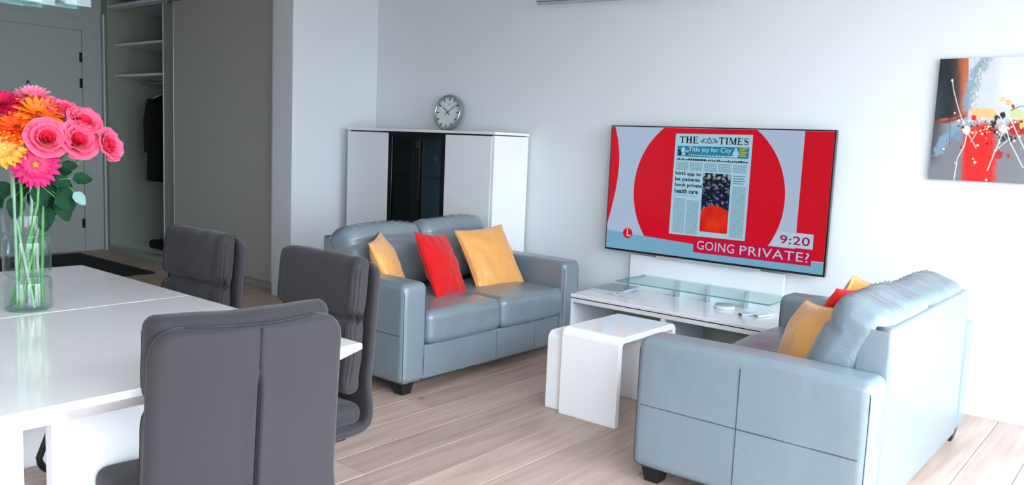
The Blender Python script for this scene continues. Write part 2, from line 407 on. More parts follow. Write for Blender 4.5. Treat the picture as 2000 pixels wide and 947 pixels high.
# oak planks, laid towards the television wall
PW = .2; k = 0
cache = {}
xx = XD
x_start = -2.66 - PW * 33
xcol = x_start
while xcol < WX:
    xa, xb = max(xcol, XD), min(xcol + PW, WX)
    y0 = BY if xa >= XL - .01 else YH
    y = y0 - random.uniform(.2, 1.9)
    while y < WTV:
        L = random.choice((1.9, 2.2, 2.2, 2.6)); ya, yb = max(y, y0), min(y + L, WTV); y += L
        if yb - ya < .02 or xb - xa < .02: continue
        key = (round(xb - xa, 3), round(yb - ya, 3))
        if key not in cache:
            hx, hy = (xb - xa) / 2 - .0009, (yb - ya) / 2 - .0009; c = .0022
            vv = [(-hx, -hy, -.015), (hx, -hy, -.015), (hx, hy, -.015), (-hx, hy, -.015),
                  (-hx, -hy, -c), (hx, -hy, -c), (hx, hy, -c), (-hx, hy, -c),
                  (-hx + c, -hy + c, 0), (hx - c, -hy + c, 0), (hx - c, hy - c, 0), (-hx + c, hy - c, 0)]
            ff = [(3, 2, 1, 0), (0, 1, 5, 4), (1, 2, 6, 5), (2, 3, 7, 6), (3, 0, 4, 7), (4, 5, 9, 8), (5, 6, 10, 9), (6, 7, 11, 10), (7, 4, 8, 11), (8, 9, 10, 11)]
            me = bpy.data.meshes.new('plank'); me.from_pydata(vv, [], ff); me.materials.append(M['plank']); cache[key] = me
        o = bpy.data.objects.new('plank', cache[key]); COL.objects.link(o); o.parent = floor
        o.location = ((xa + xb) / 2, (ya + yb) / 2, 0)
    xcol += PW

# ------------------------------------------------------------------ wardrobe
wd = thing('wardrobe', 'built-in hall wardrobe with grey sliding door, one bay standing open', 'wardrobe', (-7.68, YW, 0))
OX, OY = -7.68, YW
def wbox(name, x0, x1, y0, y1, z0, z1, m, b=.002, p=wd): return MB().box(x0 - OX, x1 - OX, y0 - OY, y1 - OY, z0, z1, b).build(name, m, p)
wbox('side_panel', XD + .001, XD + .14, YW, YW + .66, 0, CEIL - .002, M['wardrobe'])
wbox('jamb_strip', XD + .04, XD + .075, YW - .012, YW, .0, CEIL - .16, M['satin'])
wbox('side_panel', -5.99, -5.935, YW + .0, YW + .66, 0, CEIL - .002, M['wardrobe'])
wbox('partition', -7.9, -7.87, YW + .08, YW + .64, .06, CEIL - .01, M['wardrobe'])
wbox('back_panel', XD + .14, -5.99, YW + .64, YW + .66, 0, CEIL - .002, M['wardrobe'])
wbox('plinth', XD + .14, -5.99, YW + .0, YW + .03, 0, .05, M['wardrobe'])
wbox('bottom_board', XD + .14, -5.99, YW + .03, YW + .64, .03, .06, M['satin'])
wbox('bottom_track', XD + .14, -5.99, YW + .005, YW + .075, .051, .062, M['alu'])
wbox('top_panel', XD + .14, -5.99, YW + .0, YW + .64, 2.60, 2.63, M['satin'])
wbox('top_rail', XD + .14, -7.9, YW + .02, YW + .07, 2.575, 2.599, M['alu'])
for z in (2.235, 1.912): wbox('shelf', XD + .14, -7.9, YW + .07, YW + .64, z - .025, z, M['satin'])
tube('clothes_rail', [(XD + .14 - OX, .36, 1.84), (-7.9 - OX, .36, 1.84)], .014, M['alu'], wd, 12)
sd = wbox('sliding_door', -7.76, -6.10, YW + .012, YW + .036, .062, 2.575, M['grey_board'])
MB().box(-6.13 - OX, -6.095 - OX, .004, .012, .062, 2.575, .001).build('door_edge_profile', M['satin'], sd)
MB().box(-7.765 - OX, -7.755 - OX, .004, .012, .062, 2.575, .001).build('door_edge_profile', M['alu'], sd)
sd2 = wbox('sliding_door', -8.02, -6.30, YW + .044, YW + .068, .062, 2.575, M['wardrobe'])
MB().box(-8.025 - OX, -8.012 - OX, .038, .044, .062, 2.575, .001).build('door_edge_profile', M['satin'], sd2)
wbox('end_filler', -6.09, -5.99, YW + .0, YW + .02, .05, 2.60, M['wardrobe'])

# coat on its hanger
def coat(x, label):
    t = thing('coat', label, 'coat', (x, YW + .36, 1.84))
    vs = []; fs = []; NU, NV = 40, 14
    for j in range(NV + 1):
        v = j / NV; z = -.13 - .90 * v
        hw = .06 + .17 * min(1, v * 7) ** .6 + .03 * v; th = .035 + .035 * min(1, v * 5)
        for i in range(NU):
            a = 2 * pi * i / NU
            fold = 1 + .12 * sin(a * 7 + v * 2) * v
            vs.append((cos(a) * th * fold, sin(a) * hw * (1 + .04 * sin(a * 5 + 1) * v), z + .015 * sin(a * 3)))
    for j in range(NV):
        for i in range(NU): fs.append((j * NU + i, j * NU + (i + 1) % NU, (j + 1) * NU + (i + 1) % NU, (j + 1) * NU + i))
    fs.append(tuple(range(NU))); fs.append(tuple(NV * NU + i for i in range(NU))[::-1])
    mk('body', vs, fs, M['coat'], t, True)
    for s in (-1, 1):
        tube('sleeve', [(0.0, s * .19, -.19), (.01, s * .235, -.40), (.0, s * .235, -.74)], .05, M['coat'], t, 10, radii=[.05, .05, .04])
    v, f = lathe_vf([(.05, 0), (.075, -.03), (.07, .02), (.045, .035)], 20)
    mk('collar', [(q[0] * .7, q[1], q[2] - .12) for q in v], f, M['coat'], t, True)
    tube('hanger', [(0, -.17, -.17), (0, 0, -.09), (0, 0, -.03), (0, .022, -.008), (0, .016, .018), (0, -.012, .022)], .004, M['whiteplastic'], t, 6)
    return t
coat(-8.50, 'black coat hanging on a white hanger inside the open wardrobe')
b = thing('folded_bag', 'black folded bag lying on the bottom of the open wardrobe', 'bag', (-8.42, YW + .40, .061))
rbox('bag_body', (.62, .34, .09), .035, M['darkbag'], b, (0, 0, .045), (6, 4, 1), 3, lambda v: Vector((v.x, v.y, v.z * (1 + .15 * noise.noise(v * 6)))))
tube('strap', bez([(-.2, -.17, .05), (-.1, -.21, .10), (.1, -.21, .10), (.2, -.17, .05)]), .008, M['darkbag'], b, 6)

dm = thing('door_mat', 'large black mat on the hall floor inside the entrance door', 'mat', (-8.25, 3.25, 0))
MB().box(-.80, .80, -.60, .60, .0006, .010, .003).build('mat_body', M['darkbag'], dm)
MB().box(-.80, .80, -.60, -.57, .010, .0125, .001).box(-.80, .80, .57, .60, .010, .0125, .001).box(-.80, -.77, -.57, .57, .010, .0125, .001).box(.77, .80, -.57, .57, .010, .0125, .001).build('bound_edge', M['blackwood'], dm)

# ------------------------------------------------------------------ highboard cabinet
CX0, CX1, CY0 = -5.55, -3.915, 4.56
cb = thing('highboard_cabinet', 'tall white cabinet with black framed glass doors behind the sofa', 'cabinet', ((CX0 + CX1) / 2, CY0, 0))
ox, oy = (CX0 + CX1) / 2, CY0
def cbox(name, x0, x1, y0, y1, z0, z1, m, b=.002, p=cb): return MB().box(x0 - ox, x1 - ox, y0 - oy, y1 - oy, z0, z1, b).build(name, m, p)
CYB = WTV - .016
cbox('side_panel', CX1 - .025, CX1, CY0 + .0, CYB, .02, 1.405, M['gloss'])
cbox('side_panel', CX0, CX0 + .025, CY0 + .0, CYB, .02, 1.405, M['gloss'])
cbox('top_board', CX0 - .006, CX1 + .006, CY0 - .008, CYB, 1.412, 1.432, M['gloss'])
cbox('shadow_gap', CX0 + .02, CX1 - .02, CY0 + .012, CYB - .01, 1.403, 1.4125, M['black'], 0)
cbox('back_panel', CX0 + .025, CX1 - .025, CYB - .012, CYB, .05, 1.40, M['slate'])
cbox('bottom_board', CX0 + .025, CX1 - .025, CY0 + .02, CYB - .012, .05, .07, M['satin'])
cbox('partition', -5.055, -5.035, CY0 + .02, CYB - .012, .07, 1.40, M['black'])
cbox('partition', -4.415, -4.395, CY0 + .02, CYB - .012, .07, 1.40, M['black'])
cbox('door', CX0 + .002, -5.045, CY0 - .004, CY0 + .016, .06, 1.400, M['satin'], .003)
cbox('door', -4.405, CX1 - .027, CY0 - .004, CY0 + .016, .06, 1.400, M['satin'], .003)
for x0, x1 in ((-5.041, -4.727), (-4.723, -4.409)):
    w_ = .045
    df = MB().box(x0 - ox, x0 + w_ - ox, -.004, .016, .06, 1.40, .002).box(x1 - w_ - ox, x1 - ox, -.004, .016, .06, 1.40, .002)\
        .box(x0 + w_ - ox, x1 - w_ - ox, -.004, .016, .06, .10, .001).box(x0 + w_ - ox, x1 - w_ - ox, -.004, .016, 1.37, 1.40, .001).build('glass_door', M['black'], cb)
    MB().box(x0 + w_ - ox, x1 - w_ - ox, .004, .009, .10, 1.37).build('pane', M['smoked'], df)
for z in (.36, .70, 1.05): cbox('glass_shelf', -5.035, -4.415, CY0 + .05, CYB - .014, z, z + .007, M['shelfglass'], 0)
for x in (-5.45, -4.02):
    for y in (.06, .34): cbox('foot', x - .02, x + .02, CY0 + y - .02, CY0 + y + .02, 0, .05, M['black'])
# small dark cross-shaped catch
nn = MB()
for a in range(5):
    c_, s_ = cos(a * 2 * pi / 5 + .3), sin(a * 2 * pi / 5 + .3)
    v, f = rbox_vf((.020, .010, .020), .005, (1, 1, 1), 2)
    nn.add([(q[0] + c_ * .018 - 4.70 - ox, q[1] - .009, q[2] + s_ * .018 + 1.315) for q in v], f)
nn.build('door_knob', M['ink'], cb, True)

def wine_glass(x, y, z, h, r, label, flute=False):
    t = thing('wine_glass', label, 'glass', (x, y, z), 0, 'stemware behind the glass cabinet doors')
    v, f = lathe_vf([(.001, .004), (r * .9, .002), (r * .9, 0), (.001, 0)], 24); mk('foot', v, f, M['shelfglass'], t, True)
    v, f = lathe_vf([(.006, .002), (.0035, .02), (.0035, h * .42), (.008, h * .46)], 12); mk('stem', v, f, M['shelfglass'], t, True)
    v, f = lathe_vf([(.004, h * .45), (r * .7, h * .52), (r, h * .68), (r * .95, h * .85), (r * .8, h), (r * .77, h), (r * .92, h * .85), (r * .96, h * .68), (r * .66, h * .54), (.002, h * .48)], 28)
    mk('bowl', v, f, M['shelfglass'], t, True); return t
for x, y, z, h, lab in ((-4.62, 4.68, 1.058, .20, 'clear wine glass on the upper cabinet shelf, left of the pair by the right door'),
                        (-4.50, 4.68, 1.058, .20, 'clear wine glass on the upper cabinet shelf, nearest the right white door'),
                        (-4.56, 4.83, 1.058, .18, 'clear wine glass at the back of the upper cabinet shelf'),
                        (-4.84, 4.70, 1.058, .17, 'clear wine glass on the upper cabinet shelf beside the black middle post'),
                        (-4.62, 4.70, .708, .19, 'clear wine glass on the middle cabinet shelf, left of its neighbour'),
                        (-4.50, 4.70, .708, .19, 'clear wine glass on the middle cabinet shelf by the right white door')):
    wine_glass(x, y, z, h, .032, lab)

# ------------------------------------------------------------------ clock leaning on the wall
ck = thing('wall_clock', 'round steel clock with white dial leaning on top of the white cabinet', 'clock', (-4.685, 4.868, 1.433))
RC = .145; cen = Vector((0, 0, RC + .001)); lean = Matrix.Rotation(radians(-10), 4, 'X')
def CK(p):  # dial plane: x right, z up, -y towards the room
    q = lean @ Vector((p[0], p[1], p[2] )); return q + Vector((0, .0, cen.z))
def ckmk(name, v, f, m, smooth=False, parent=ck): return mk(name, [CK(q) for q in v], f, m, parent, smooth)
v, f = lathe_vf([(0, .03), (RC * .97, .03), (RC, .02), (RC, -.012), (RC * .985, -.022), (RC * .93, -.024), (RC * .885, -.014), (RC * .875, -.004)], 72)
ckmk('case', [(q[0], q[2], q[1]) for q in v], [t_[::-1] for t_ in f], M['chrome'], True)
v, f = lathe_vf([(0.0001, 0), (RC * .885, 0)], 72)
ckmk('dial', [(q[0], -.004, q[1]) for q in v], f, M['dial'])
def bar(mb, a, r0, r1, w0, y, w1=None):
    w1 = w0 if w1 is None else w1; dx, dz = sin(a), cos(a); px, pz = dz, -dx
    mb.add([(dx * r0 - px * w0, y, dz * r0 - pz * w0), (dx * r0 + px * w0, y, dz * r0 + pz * w0), (dx * r1 + px * w1, y, dz * r1 + pz * w1), (dx * r1 - px * w1, y, dz * r1 - pz * w1),
            (dx * r0 - px * w0, y - .0015, dz * r0 - pz * w0), (dx * r0 + px * w0, y - .0015, dz * r0 + pz * w0), (dx * r1 + px * w1, y - .0015, dz * r1 + pz * w1), (dx * r1 - px * w1, y - .0015, dz * r1 - pz * w1)],
           [(0, 1, 2, 3), (7, 6, 5, 4), (0, 4, 5, 1), (1, 5, 6, 2), (2, 6, 7, 3), (3, 7, 4, 0)])
h12 = MB(); h60 = MB()
for i in range(60):
    a = i * pi / 30
    if i % 5 == 0:
        h12 = MB(); bar(h12, a, RC * .68, RC * .86, .0042, -.0046); ckmk('hour_mark', h12.v, h12.f, M['ink'])
    else: bar(h60, a, RC * .81, RC * .86, .0008, -.0046)
ckmk('minute_marks', h60.v, h60.f, M['ink'])['kind'] = 'stuff'
hb = MB(); bar(hb, radians(-53), -RC * .2, RC * .52, .0030, -.008, .0022); ckmk('hour_hand', hb.v, hb.f, M['ink'])
hb = MB(); bar(hb, radians(54), -RC * .2, RC * .80, .0026, -.0105, .0016); ckmk('minute_hand', hb.v, hb.f, M['ink'])
hb = MB().box(-.012, .012, -.0055, -.0045, RC * .46, RC * .46 + .003); ckmk('dial_mark', hb.v, hb.f, M['ink'])

# ------------------------------------------------------------------ television
TX0, TX1, TZ0, TZ1, TY = -3.128, -1.604, .652, 1.508, 4.868
tv = thing('television', 'large wall-mounted flat television showing a red news picture', 'television', ((TX0 + TX1) / 2, WTV, TZ0))
tx, ty, tz = (TX0 + TX1) / 2, WTV, TZ0
MB().box(TX0 - tx, TX1 - tx, TY - ty, TY + .03 - ty, 0, TZ1 - TZ0, .003).build('housing', M['black'], tv)
MB().box(-.45, .45, TY + .03 - ty, -.001, .15, .65, .01).build('wall_bracket', M['blacktube'], tv)
MB().box(-.36, .36, TY + .006 - ty, TY + .05 - ty, -.016, -.001, .003).build('lower_strip', M['greyplastic'], tv)
SCR_E = .84
def em(name, rgb):
    m = bpy.data.materials.new(name); m.use_nodes = True; b = m.node_tree.nodes['Principled BSDF']
    b.inputs['Base Color'].default_value = (0.004, 0.004, 0.004, 1); b.inputs['Roughness'].default_value = .16; b.inputs['Specular IOR Level'].default_value = .15
    b.inputs['Emission Color'].default_value = lin(rgb); b.inputs['Emission Strength'].default_value = SCR_E; return m
E_ = dict(red=em('screen_red', (212, 10, 36)), grey=em('screen_pale_grey', (176, 196, 222)), blue=em('screen_light_blue', (120, 176, 208)), white=em('screen_white', (196, 224, 240)),
          page=em('screen_newsprint', (168, 210, 230)), ink=em('screen_ink', (18, 26, 40)), teal=em('screen_teal', (28, 134, 168)), mag=em('screen_magenta', (196, 12, 66)), num=em('screen_clock_plate', (190, 208, 228)),
          yellow=em('screen_yellow', (200, 190, 60)), orange=em('screen_orange', (226, 34, 10)), mid=em('screen_column_text', (92, 130, 150)), purple=em('screen_purple', (150, 20, 90)))
SX0, SX1, SZ0, SZ1 = TX0 + .010 - tx, TX1 - .010 - tx, .014, TZ1 - TZ0 - .008
def S(u, v, layer): return (SX0 + u * (SX1 - SX0), TY - ty - .0012 - layer * .0007, SZ0 + v * (SZ1 - SZ0))
def poly(name, pts, m, layer, parent):
    return mk(name, [S(u, v, layer) for u, v in pts], [tuple(range(len(pts)))[::-1]] if False else [tuple(range(len(pts)))], m, parent)
screen = poly('screen', [(0, 0), (1, 0), (1, 1), (0, 1)], E_['grey'], 0, tv)
def clipc(pts): return [(min(1, max(0, u)), min(1, max(0, v))) for u, v in pts]
# red disc behind the page: circle in metres, clipped by the lower strip
asp = (SX1 - SX0) / (SZ1 - SZ0)
cu_, cv_, ru, rv = .479, .50, .348, .348 * asp
pts = []
for i in range(97):
    a = 2 * pi * i / 96; pts.append((cu_ + ru * cos(a), cv_ + rv * sin(a)))
pts = [(u, min(.998, max(.085, v))) for u, v in pts]
poly('red_disc', pts[:-1], E_['red'], 1, screen)
pts = [(0, .19)] + [(.046 * cos(a) ** 1.0 if True else 0, .69 + .70 * sin(a)) for a in [radians(d_) for d_ in range(-45, 30, 5)]]
pts = [(0, .19), (.02, .34), (.034, .46), (.043, .58), (.047, .69), (.044, .79), (.034, .89), (.016, .998), (0, .998)]
poly('red_arc', pts, E_['red'], 1, screen)
poly('red_band', [(.883, .09), (1, .09), (1, .998), (.886, .998)], E_['red'], 1, screen)
poly('blue_strip', [(0, 0), (1, 0), (1, .082), (.6, .098), (.4, .113), (.15, .132), (0, .148)], E_['blue'], 2, screen)
poly('news_page', [(.322, .171), (.673, .178), (.675, .961), (.326, .955)], E_['page'], 3, screen)
def quad(mb, u0, u1, v0, v1, layer): mb.add([S(u0, v0, layer), S(u1, v0, layer), S(u1, v1, layer), S(u0, v1, layer)], [(0, 1, 2, 3)])
def stext(name, body, u0, u1, v0, v1, m, layer, parent, offset=0.0, spacing=1.0):
    v, f = text_vf(body, offset, spacing); X = [q[0] for q in v]; Y = [q[1] for q in v]
    a, b_, c, d_ = min(X), max(X), min(Y), max(Y)
    return mk(name, [S(u0 + (q[0] - a) / (b_ - a) * (u1 - u0), v0 + (q[1] - c) / (d_ - c) * (v1 - v0), layer) for q in v], f, m, parent)
# slab-serif masthead letters drawn from strokes in a unit cell
def letter(mb, ch, u0, u1, v0, v1, L=4):
    W_ = u1 - u0; H_ = v1 - v0; st = .24; th = .11; se = .07
    def q(a, b_, c, d_): quad(mb, u0 + a * W_, u0 + b_ * W_, v0 + c * H_, v0 + d_ * H_, L)
    def sl(p0, p1, w_):  # slanted stroke
        x0, y0 = p0; x1, y1 = p1
        mb.add([S(u0 + (x0 - w_) * W_, v0 + y0 * H_, L), S(u0 + (x0 + w_) * W_, v0 + y0 * H_, L), S(u0 + (x1 + w_) * W_, v0 + y1 * H_, L), S(u0 + (x1 - w_) * W_, v0 + y1 * H_, L)], [(0, 1, 2, 3)])
    if ch == 'T': q(.5 - st / 2, .5 + st / 2, 0, 1); q(0, 1, 1 - th, 1); q(.25, .75, 0, se); q(0, .07, .7, 1); q(.93, 1, .7, 1)
    if ch == 'H': q(.1, .1 + st, 0, 1); q(.9 - st, .9, 0, 1); q(.2, .8, .46, .56); [q(a, a + .44, b_, b_ + se) for a in (0, .56) for b_ in (0, 1 - se)]
    if ch == 'E': q(.1, .1 + st, 0, 1); q(0, .95, 0, th); q(0, .92, 1 - th, 1); q(.2, .7, .46, .56); q(.88, .96, 0, .3); q(.85, .92, .72, 1); q(.65, .71, .38, .64)
    if ch == 'I': q(.5 - .22, .5 + .22, 0, 1); q(0, 1, 0, se); q(0, 1, 1 - se, 1)
    if ch == 'M':
        q(.08, .15, 0, 1); q(.72, .92, 0, 1); sl((.5, .05), (.17, 1), .09); sl((.5, .05), (.78, 1), .05); q(0, .25, 0, se); q(.62, 1, 0, se); q(0, .25, 1 - se, 1); q(.7, 1, 1 - se, 1)
    if ch == 'S':
        pp = []
        for i in range(25):
            t_ = i / 24
            if t_ < .5: a = radians(40 + 230 * t_ * 2); pp.append((.5 + .38 * cos(a), .74 + .21 * sin(a)))
            else: a = radians(90 - 230 * (t_ - .5) * 2); pp.append((.5 + .40 * cos(a), .27 + .22 * sin(a)))
        for i in range(24):
            (x0, y0), (x1, y1) = pp[i], pp[i + 1]; w_ = .05 + .09 * math.exp(-((i - 12) / 5) ** 2)
            dx, dy = x1 - x0, y1 - y0; ln = sqrt(dx * dx + dy * dy) + 1e-6; nx, ny = -dy / ln * w_, dx / ln * w_
            mb.add([S(u0 + (x0 - nx) * W_, v0 + (y0 - ny) * H_, L), S(u0 + (x1 - nx) * W_, v0 + (y1 - ny) * H_, L), S(u0 + (x1 + nx) * W_, v0 + (y1 + ny) * H_, L), S(u0 + (x0 + nx) * W_, v0 + (y0 + ny) * H_, L)], [(0, 1, 2, 3)])
        q(.83, .92, .70, .95); q(.08, .17, .05, .32)
mh = MB()
def word(wd_, u0, u1, v0, v1):
    wid = dict(T=1.0, H=1.15, E=.95, I=.55, M=1.3, S=.8); tot = sum(wid[c] for c in wd_) + .10 * (len(wd_) - 1); x = u0
    for c in wd_:
        w_ = wid[c] / tot * (u1 - u0); letter(mh, c, x, x + w_, v0, v1); x += w_ + .10 / tot * (u1 - u0)
word('THE', .346, .434, .884, .936); word('TIMES', .527, .659, .884, .936)
mh.build('masthead', E_['ink'], screen)
# crest between the words: two supporters beside a shield, as small ink blobs
cr_ = MB()
def blob(mb, u, v, ru_, rv_, L, rotd=0, n=14):
    mb.add([S(u + ru_ * cos(2 * pi * i / n) * cos(rotd) - rv_ / asp * sin(2 * pi * i / n) * sin(rotd), v + rv_ * sin(2 * pi * i / n) * cos(rotd) + ru_ * asp * cos(2 * pi * i / n) * sin(rotd), L) for i in range(n)], [tuple(range(n))])
def ring(mb, u, v, ro, ri, L, a0=0, a1=2 * pi, n=20, sv=1.0):
    for i in range(n):
        a, b_ = a0 + (a1 - a0) * i / n, a0 + (a1 - a0) * (i + 1) / n
        mb.add([S(u + r_ * cos(t_), v + r_ * sin(t_) * asp * sv, L) for r_, t_ in ((ri, a), (ro, a), (ro, b_), (ri, b_))], [(0, 1, 2, 3)])
for u, v, a, b_ in ((.452, .900, .008, .012), (.459, .915, .005, .010), (.516, .902, .008, .012), (.508, .918, .005, .010), (.47, .893, .010, .005), (.498, .893, .010, .005), (.484, .927, .006, .007)):
    blob(cr_, u, v, a, b_, 4)
ring(cr_, .484, .905, .0115, .0075, 4); ring(cr_, .466, .912, .008, .005, 4, 0, 4); ring(cr_, .502, .912, .008, .005, 4, -1, 3)
for k in range(5): quad(cr_, .477 + k * .003, .4785 + k * .003, .895, .918, 4)
cr_.build('crest', E_['mid'], screen)
poly('banner', [(.338, .781), (.663, .785), (.663, .868), (.338, .862)], E_['teal'], 4, screen)
stext('banner_title', 'Title joy for City', .392, .586, .812, .858, E_['white'], 5, screen)
ba = MB(); blob(ba, .366, .832, .010, .022, 5); blob(ba, .368, .80, .016, .010, 5); blob(ba, .385, .822, .010, .006, 5, .3); ba.build('banner_figure', E_['page'], screen)
ba = MB(); blob(ba, .348, .824, .007, .008, 6); blob(ba, .352, .802, .010, .010, 6); blob(ba, .382, .80, .006, .006, 6); ba.build('banner_shading', E_['ink'], screen)
ba = MB(); blob(ba, .606, .815, .014, .028, 5); blob(ba, .606, .848, .006, .014, 5); ba.build('banner_player', E_['page'], screen)
ba = MB(); [quad(ba, .623, .623 + w_, .855 - i * .014, .861 - i * .014, 5) for i, w_ in enumerate((.033, .022, .033, .026, .03))]
quad(ba, .395, .432, .792, .799, 5); ba.build('banner_side_text', E_['yellow'], screen)['kind'] = 'stuff'
ba = MB(); x = .437
while x < .585:
    w_ = random.uniform(.006, .014); quad(ba, x, x + w_, .790, .798, 5); x += w_ + .004
ba.build('banner_line', E_['white'], screen)
hl = MB(); x = .338
while x < .655:
    w_ = random.uniform(.004, .010); quad(hl, x, x + w_, .752, .762 + random.choice((0, .006)), 4); x += w_ + .0022
hl.build('headline_line', E_['ink'], screen)
for i, s_ in enumerate(('NHS app to', 'let patients', 'book private', 'health care')):
    wds = (.121, .118, .128, .112)[i]; z_ = .628 - i * .044
    stext('headline', s_, .336, .336 + wds, z_, z_ + .036, E_['ink'], 4, screen, .03)
ct = MB()
def column(u0, u1, v1, v0, step=.0082):
    v = v1
    while v > v0:
        x = u0
        while x < u1 - .002:
            w_ = min(random.uniform(.004, .012), u1 - x); quad(ct, x, x + w_, v - .0036, v, 4); x += w_ + .0016
        v -= step
for k in range(5): column(.337 + k * .0655, .337 + k * .0655 + .058, .738, .678)
column(.337, .392, .455, .19); column(.399, .455, .445, .19); column(.603, .662, .575, .195); column(.337, .44, .482, .47, .012)
for k in range(4): quad(ct, .602, .655 - (k % 2) * .006, .648 - k * .018, .655 - k * .018, 4)
ct.build('column_text', E_['mid'], screen)['kind'] = 'stuff'
# news photograph: crowd above, flat red below, on a fine grid of printed colours
NU, NV = 44, 110; vs = []; fs = []; cl = []
rnd = random.Random(9)
for j in range(NV + 1):
    for i in range(NU + 1):
        u, v = i / NU, j / NV; vs.append(S(.467 + u * .126, .215 + v * .449, 4))
        edge = .46 - .10 * (u - .5) ** 2 * 4
        if v < edge:
            n_ = noise.noise(Vector((u * 3, v * 4, 2))); c = lin((min(255, 222 + 20 * n_), max(0, 30 + 46 * n_ + 30 * v), 14))
        else:
            n1 = noise.noise(Vector((u * 7, v * 18, 0))); n2 = noise.noise(Vector((u * 16, v * 30, 5)))
            if n1 > .12 and n2 > .02: c = lin((120, 140, 160))
            elif n2 < -.28: c = lin((24, 40, 120)) if v < .72 else lin((60, 70, 90))
            else: c = lin((12, 12, 20))
            if v > .90 and int(u * 11) % 2 == 0 and n1 > -.2: c = lin((150, 168, 184))
        cl.append(c)
for j in range(NV):
    for i in range(NU): a = j * (NU + 1) + i; fs.append((a, a + 1, a + NU + 2, a + NU + 1))
ph = mk('news_photograph', vs, fs, mat_attr('news_photo_print', .12, SCR_E), screen); setcol(ph, cl)
poly('caption_plate', [(.444, .048), (.952, .052), (.953, .163), (.443, .160)], E_['mag'], 5, screen)
stext('caption_text', 'GOING', .461, .630, .074, .142, E_['num'], 6, screen, 0, 1.06)
stext('caption_text', 'PRIVATE?', .655, .943, .074, .142, E_['num'], 6, screen, 0, 1.06)
poly('clock_plate', [(.786, .168), (.954, .170), (.953, .277), (.806, .278)], E_['num'], 5, screen)
stext('clock_text', '9:20', .820, .941, .190, .253, E_['purple'], 6, screen, .012, 1.05)
lg = MB(); blob(lg, .113, .136, .025, .042, 3, 0, 32); lg.build('channel_emblem', E_['red'], screen)
lg = MB(); quad(lg, .109, .1155, .112, .172, 4); quad(lg, .109, .130, .112, .122, 4); lg.build('emblem_letter', E_['num'], screen)

# ------------------------------------------------------------------ tv stand
st = thing('tv_stand', 'low glossy white media unit with open bays under the television', 'tv stand', (-2.395, WTV, 0))
def sb(name, x0, x1, y0, y1, z0, z1, m, b=.002, p=st): return MB().box(x0 + 2.395, x1 + 2.395, y0 - WTV, y1 - WTV, z0, z1, b).build(name, m, p)
SL, SR, SF = -3.09, -1.69, 4.41; SBK = WTV - .016
sb('top_board', SL, SR, SF, SBK, .370, .392, M['gloss'], .003)
sb('shadow_gap', SL + .01, SR - .01, SF + .012, SBK - .01, .3625, .3705, M['black'], 0)
sb('upper_board', SL, SR, SF + .003, SBK, .338, .363, M['satin'])
sb('bottom_board', SL, SR, SF + .003, SBK, .06, .09, M['satin'])
sb('side_panel', SL, SL + .025, SF + .004, SBK, .09, .338, M['satin'])
sb('side_panel', SR - .025, SR, SF + .004, SBK, .09, .338, M['satin'])
sb('divider', -2.41, -2.38, SF + .006, SBK, .09, .338, M['satin'])
sb('back_board', SL + .025, SR - .025, SBK - .012, SBK, .09, .338, M['wardrobe'])
sb('plinth', SL + .06, SR - .06, SF + .06, SBK, 0, .06, M['satin'])
sb('rear_panel', -2.948, -1.862, WTV - .045, WTV - .018, .392, .633, M['satin'])
gs = sb('glass_shelf', -2.822, -1.797, 4.553, WTV - .047, .494, .502, M['shelfglass'], 0)
MB().box(-2.822 + 2.395, -1.797 + 2.395, 4.550 - WTV, 4.553 - WTV, .494, .502).build('polished_edge', M['glassedge'], gs)
MB().box(-1.797 + 2.395, -1.794 + 2.395, 4.550 - WTV, WTV - .047 - WTV, .494, .502).build('polished_edge', M['glassedge'], gs)
MB().box(-2.825 + 2.395, -2.822 + 2.395, 4.550 - WTV, WTV - .047 - WTV, .494, .502).build('polished_edge', M['glassedge'], gs)
for x in (-2.56, -2.34, -2.08): sb('shelf_support', x - .006, x + .006, WTV - .10, WTV - .045, .392, .494, M['alu'], .001)

def magazine(x, y, z, w_, d_, t_, rz, cover, label):
    t = thing('magazine', label, 'magazine', (x, y, z), rz, None)
    MB().box(-w_ / 2, w_ / 2, -d_ / 2, d_ / 2, .001, t_ - .0012).build('pages', M['paper'], t)
    m = mat('magazine_cover', cover, .3, coat=.4, var=.35, vscale=14)
    c = MB().box(-w_ / 2 - .001, w_ / 2 + .001, -d_ / 2 - .001, d_ / 2 + .001, t_ - .0012, t_).box(-w_ / 2 - .001, w_ / 2 + .001, -d_ / 2 - .001, d_ / 2 + .001, 0, .001)
    c.build('cover', m, t); return t
magazine(-2.96, 4.745, .3922, .21, .29, .009, .05, (70, 80, 92), 'dark covered magazine at the bottom of the pile on the media unit')
magazine(-2.955, 4.74, .4013, .21, .285, .006, -.06, (190, 204, 212), 'pale magazine in the middle of the pile on the media unit')
magazine(-2.95, 4.75, .4074, .205, .28, .007, .10, (120, 134, 144), 'grey covered magazine on top of the pile on the media unit')

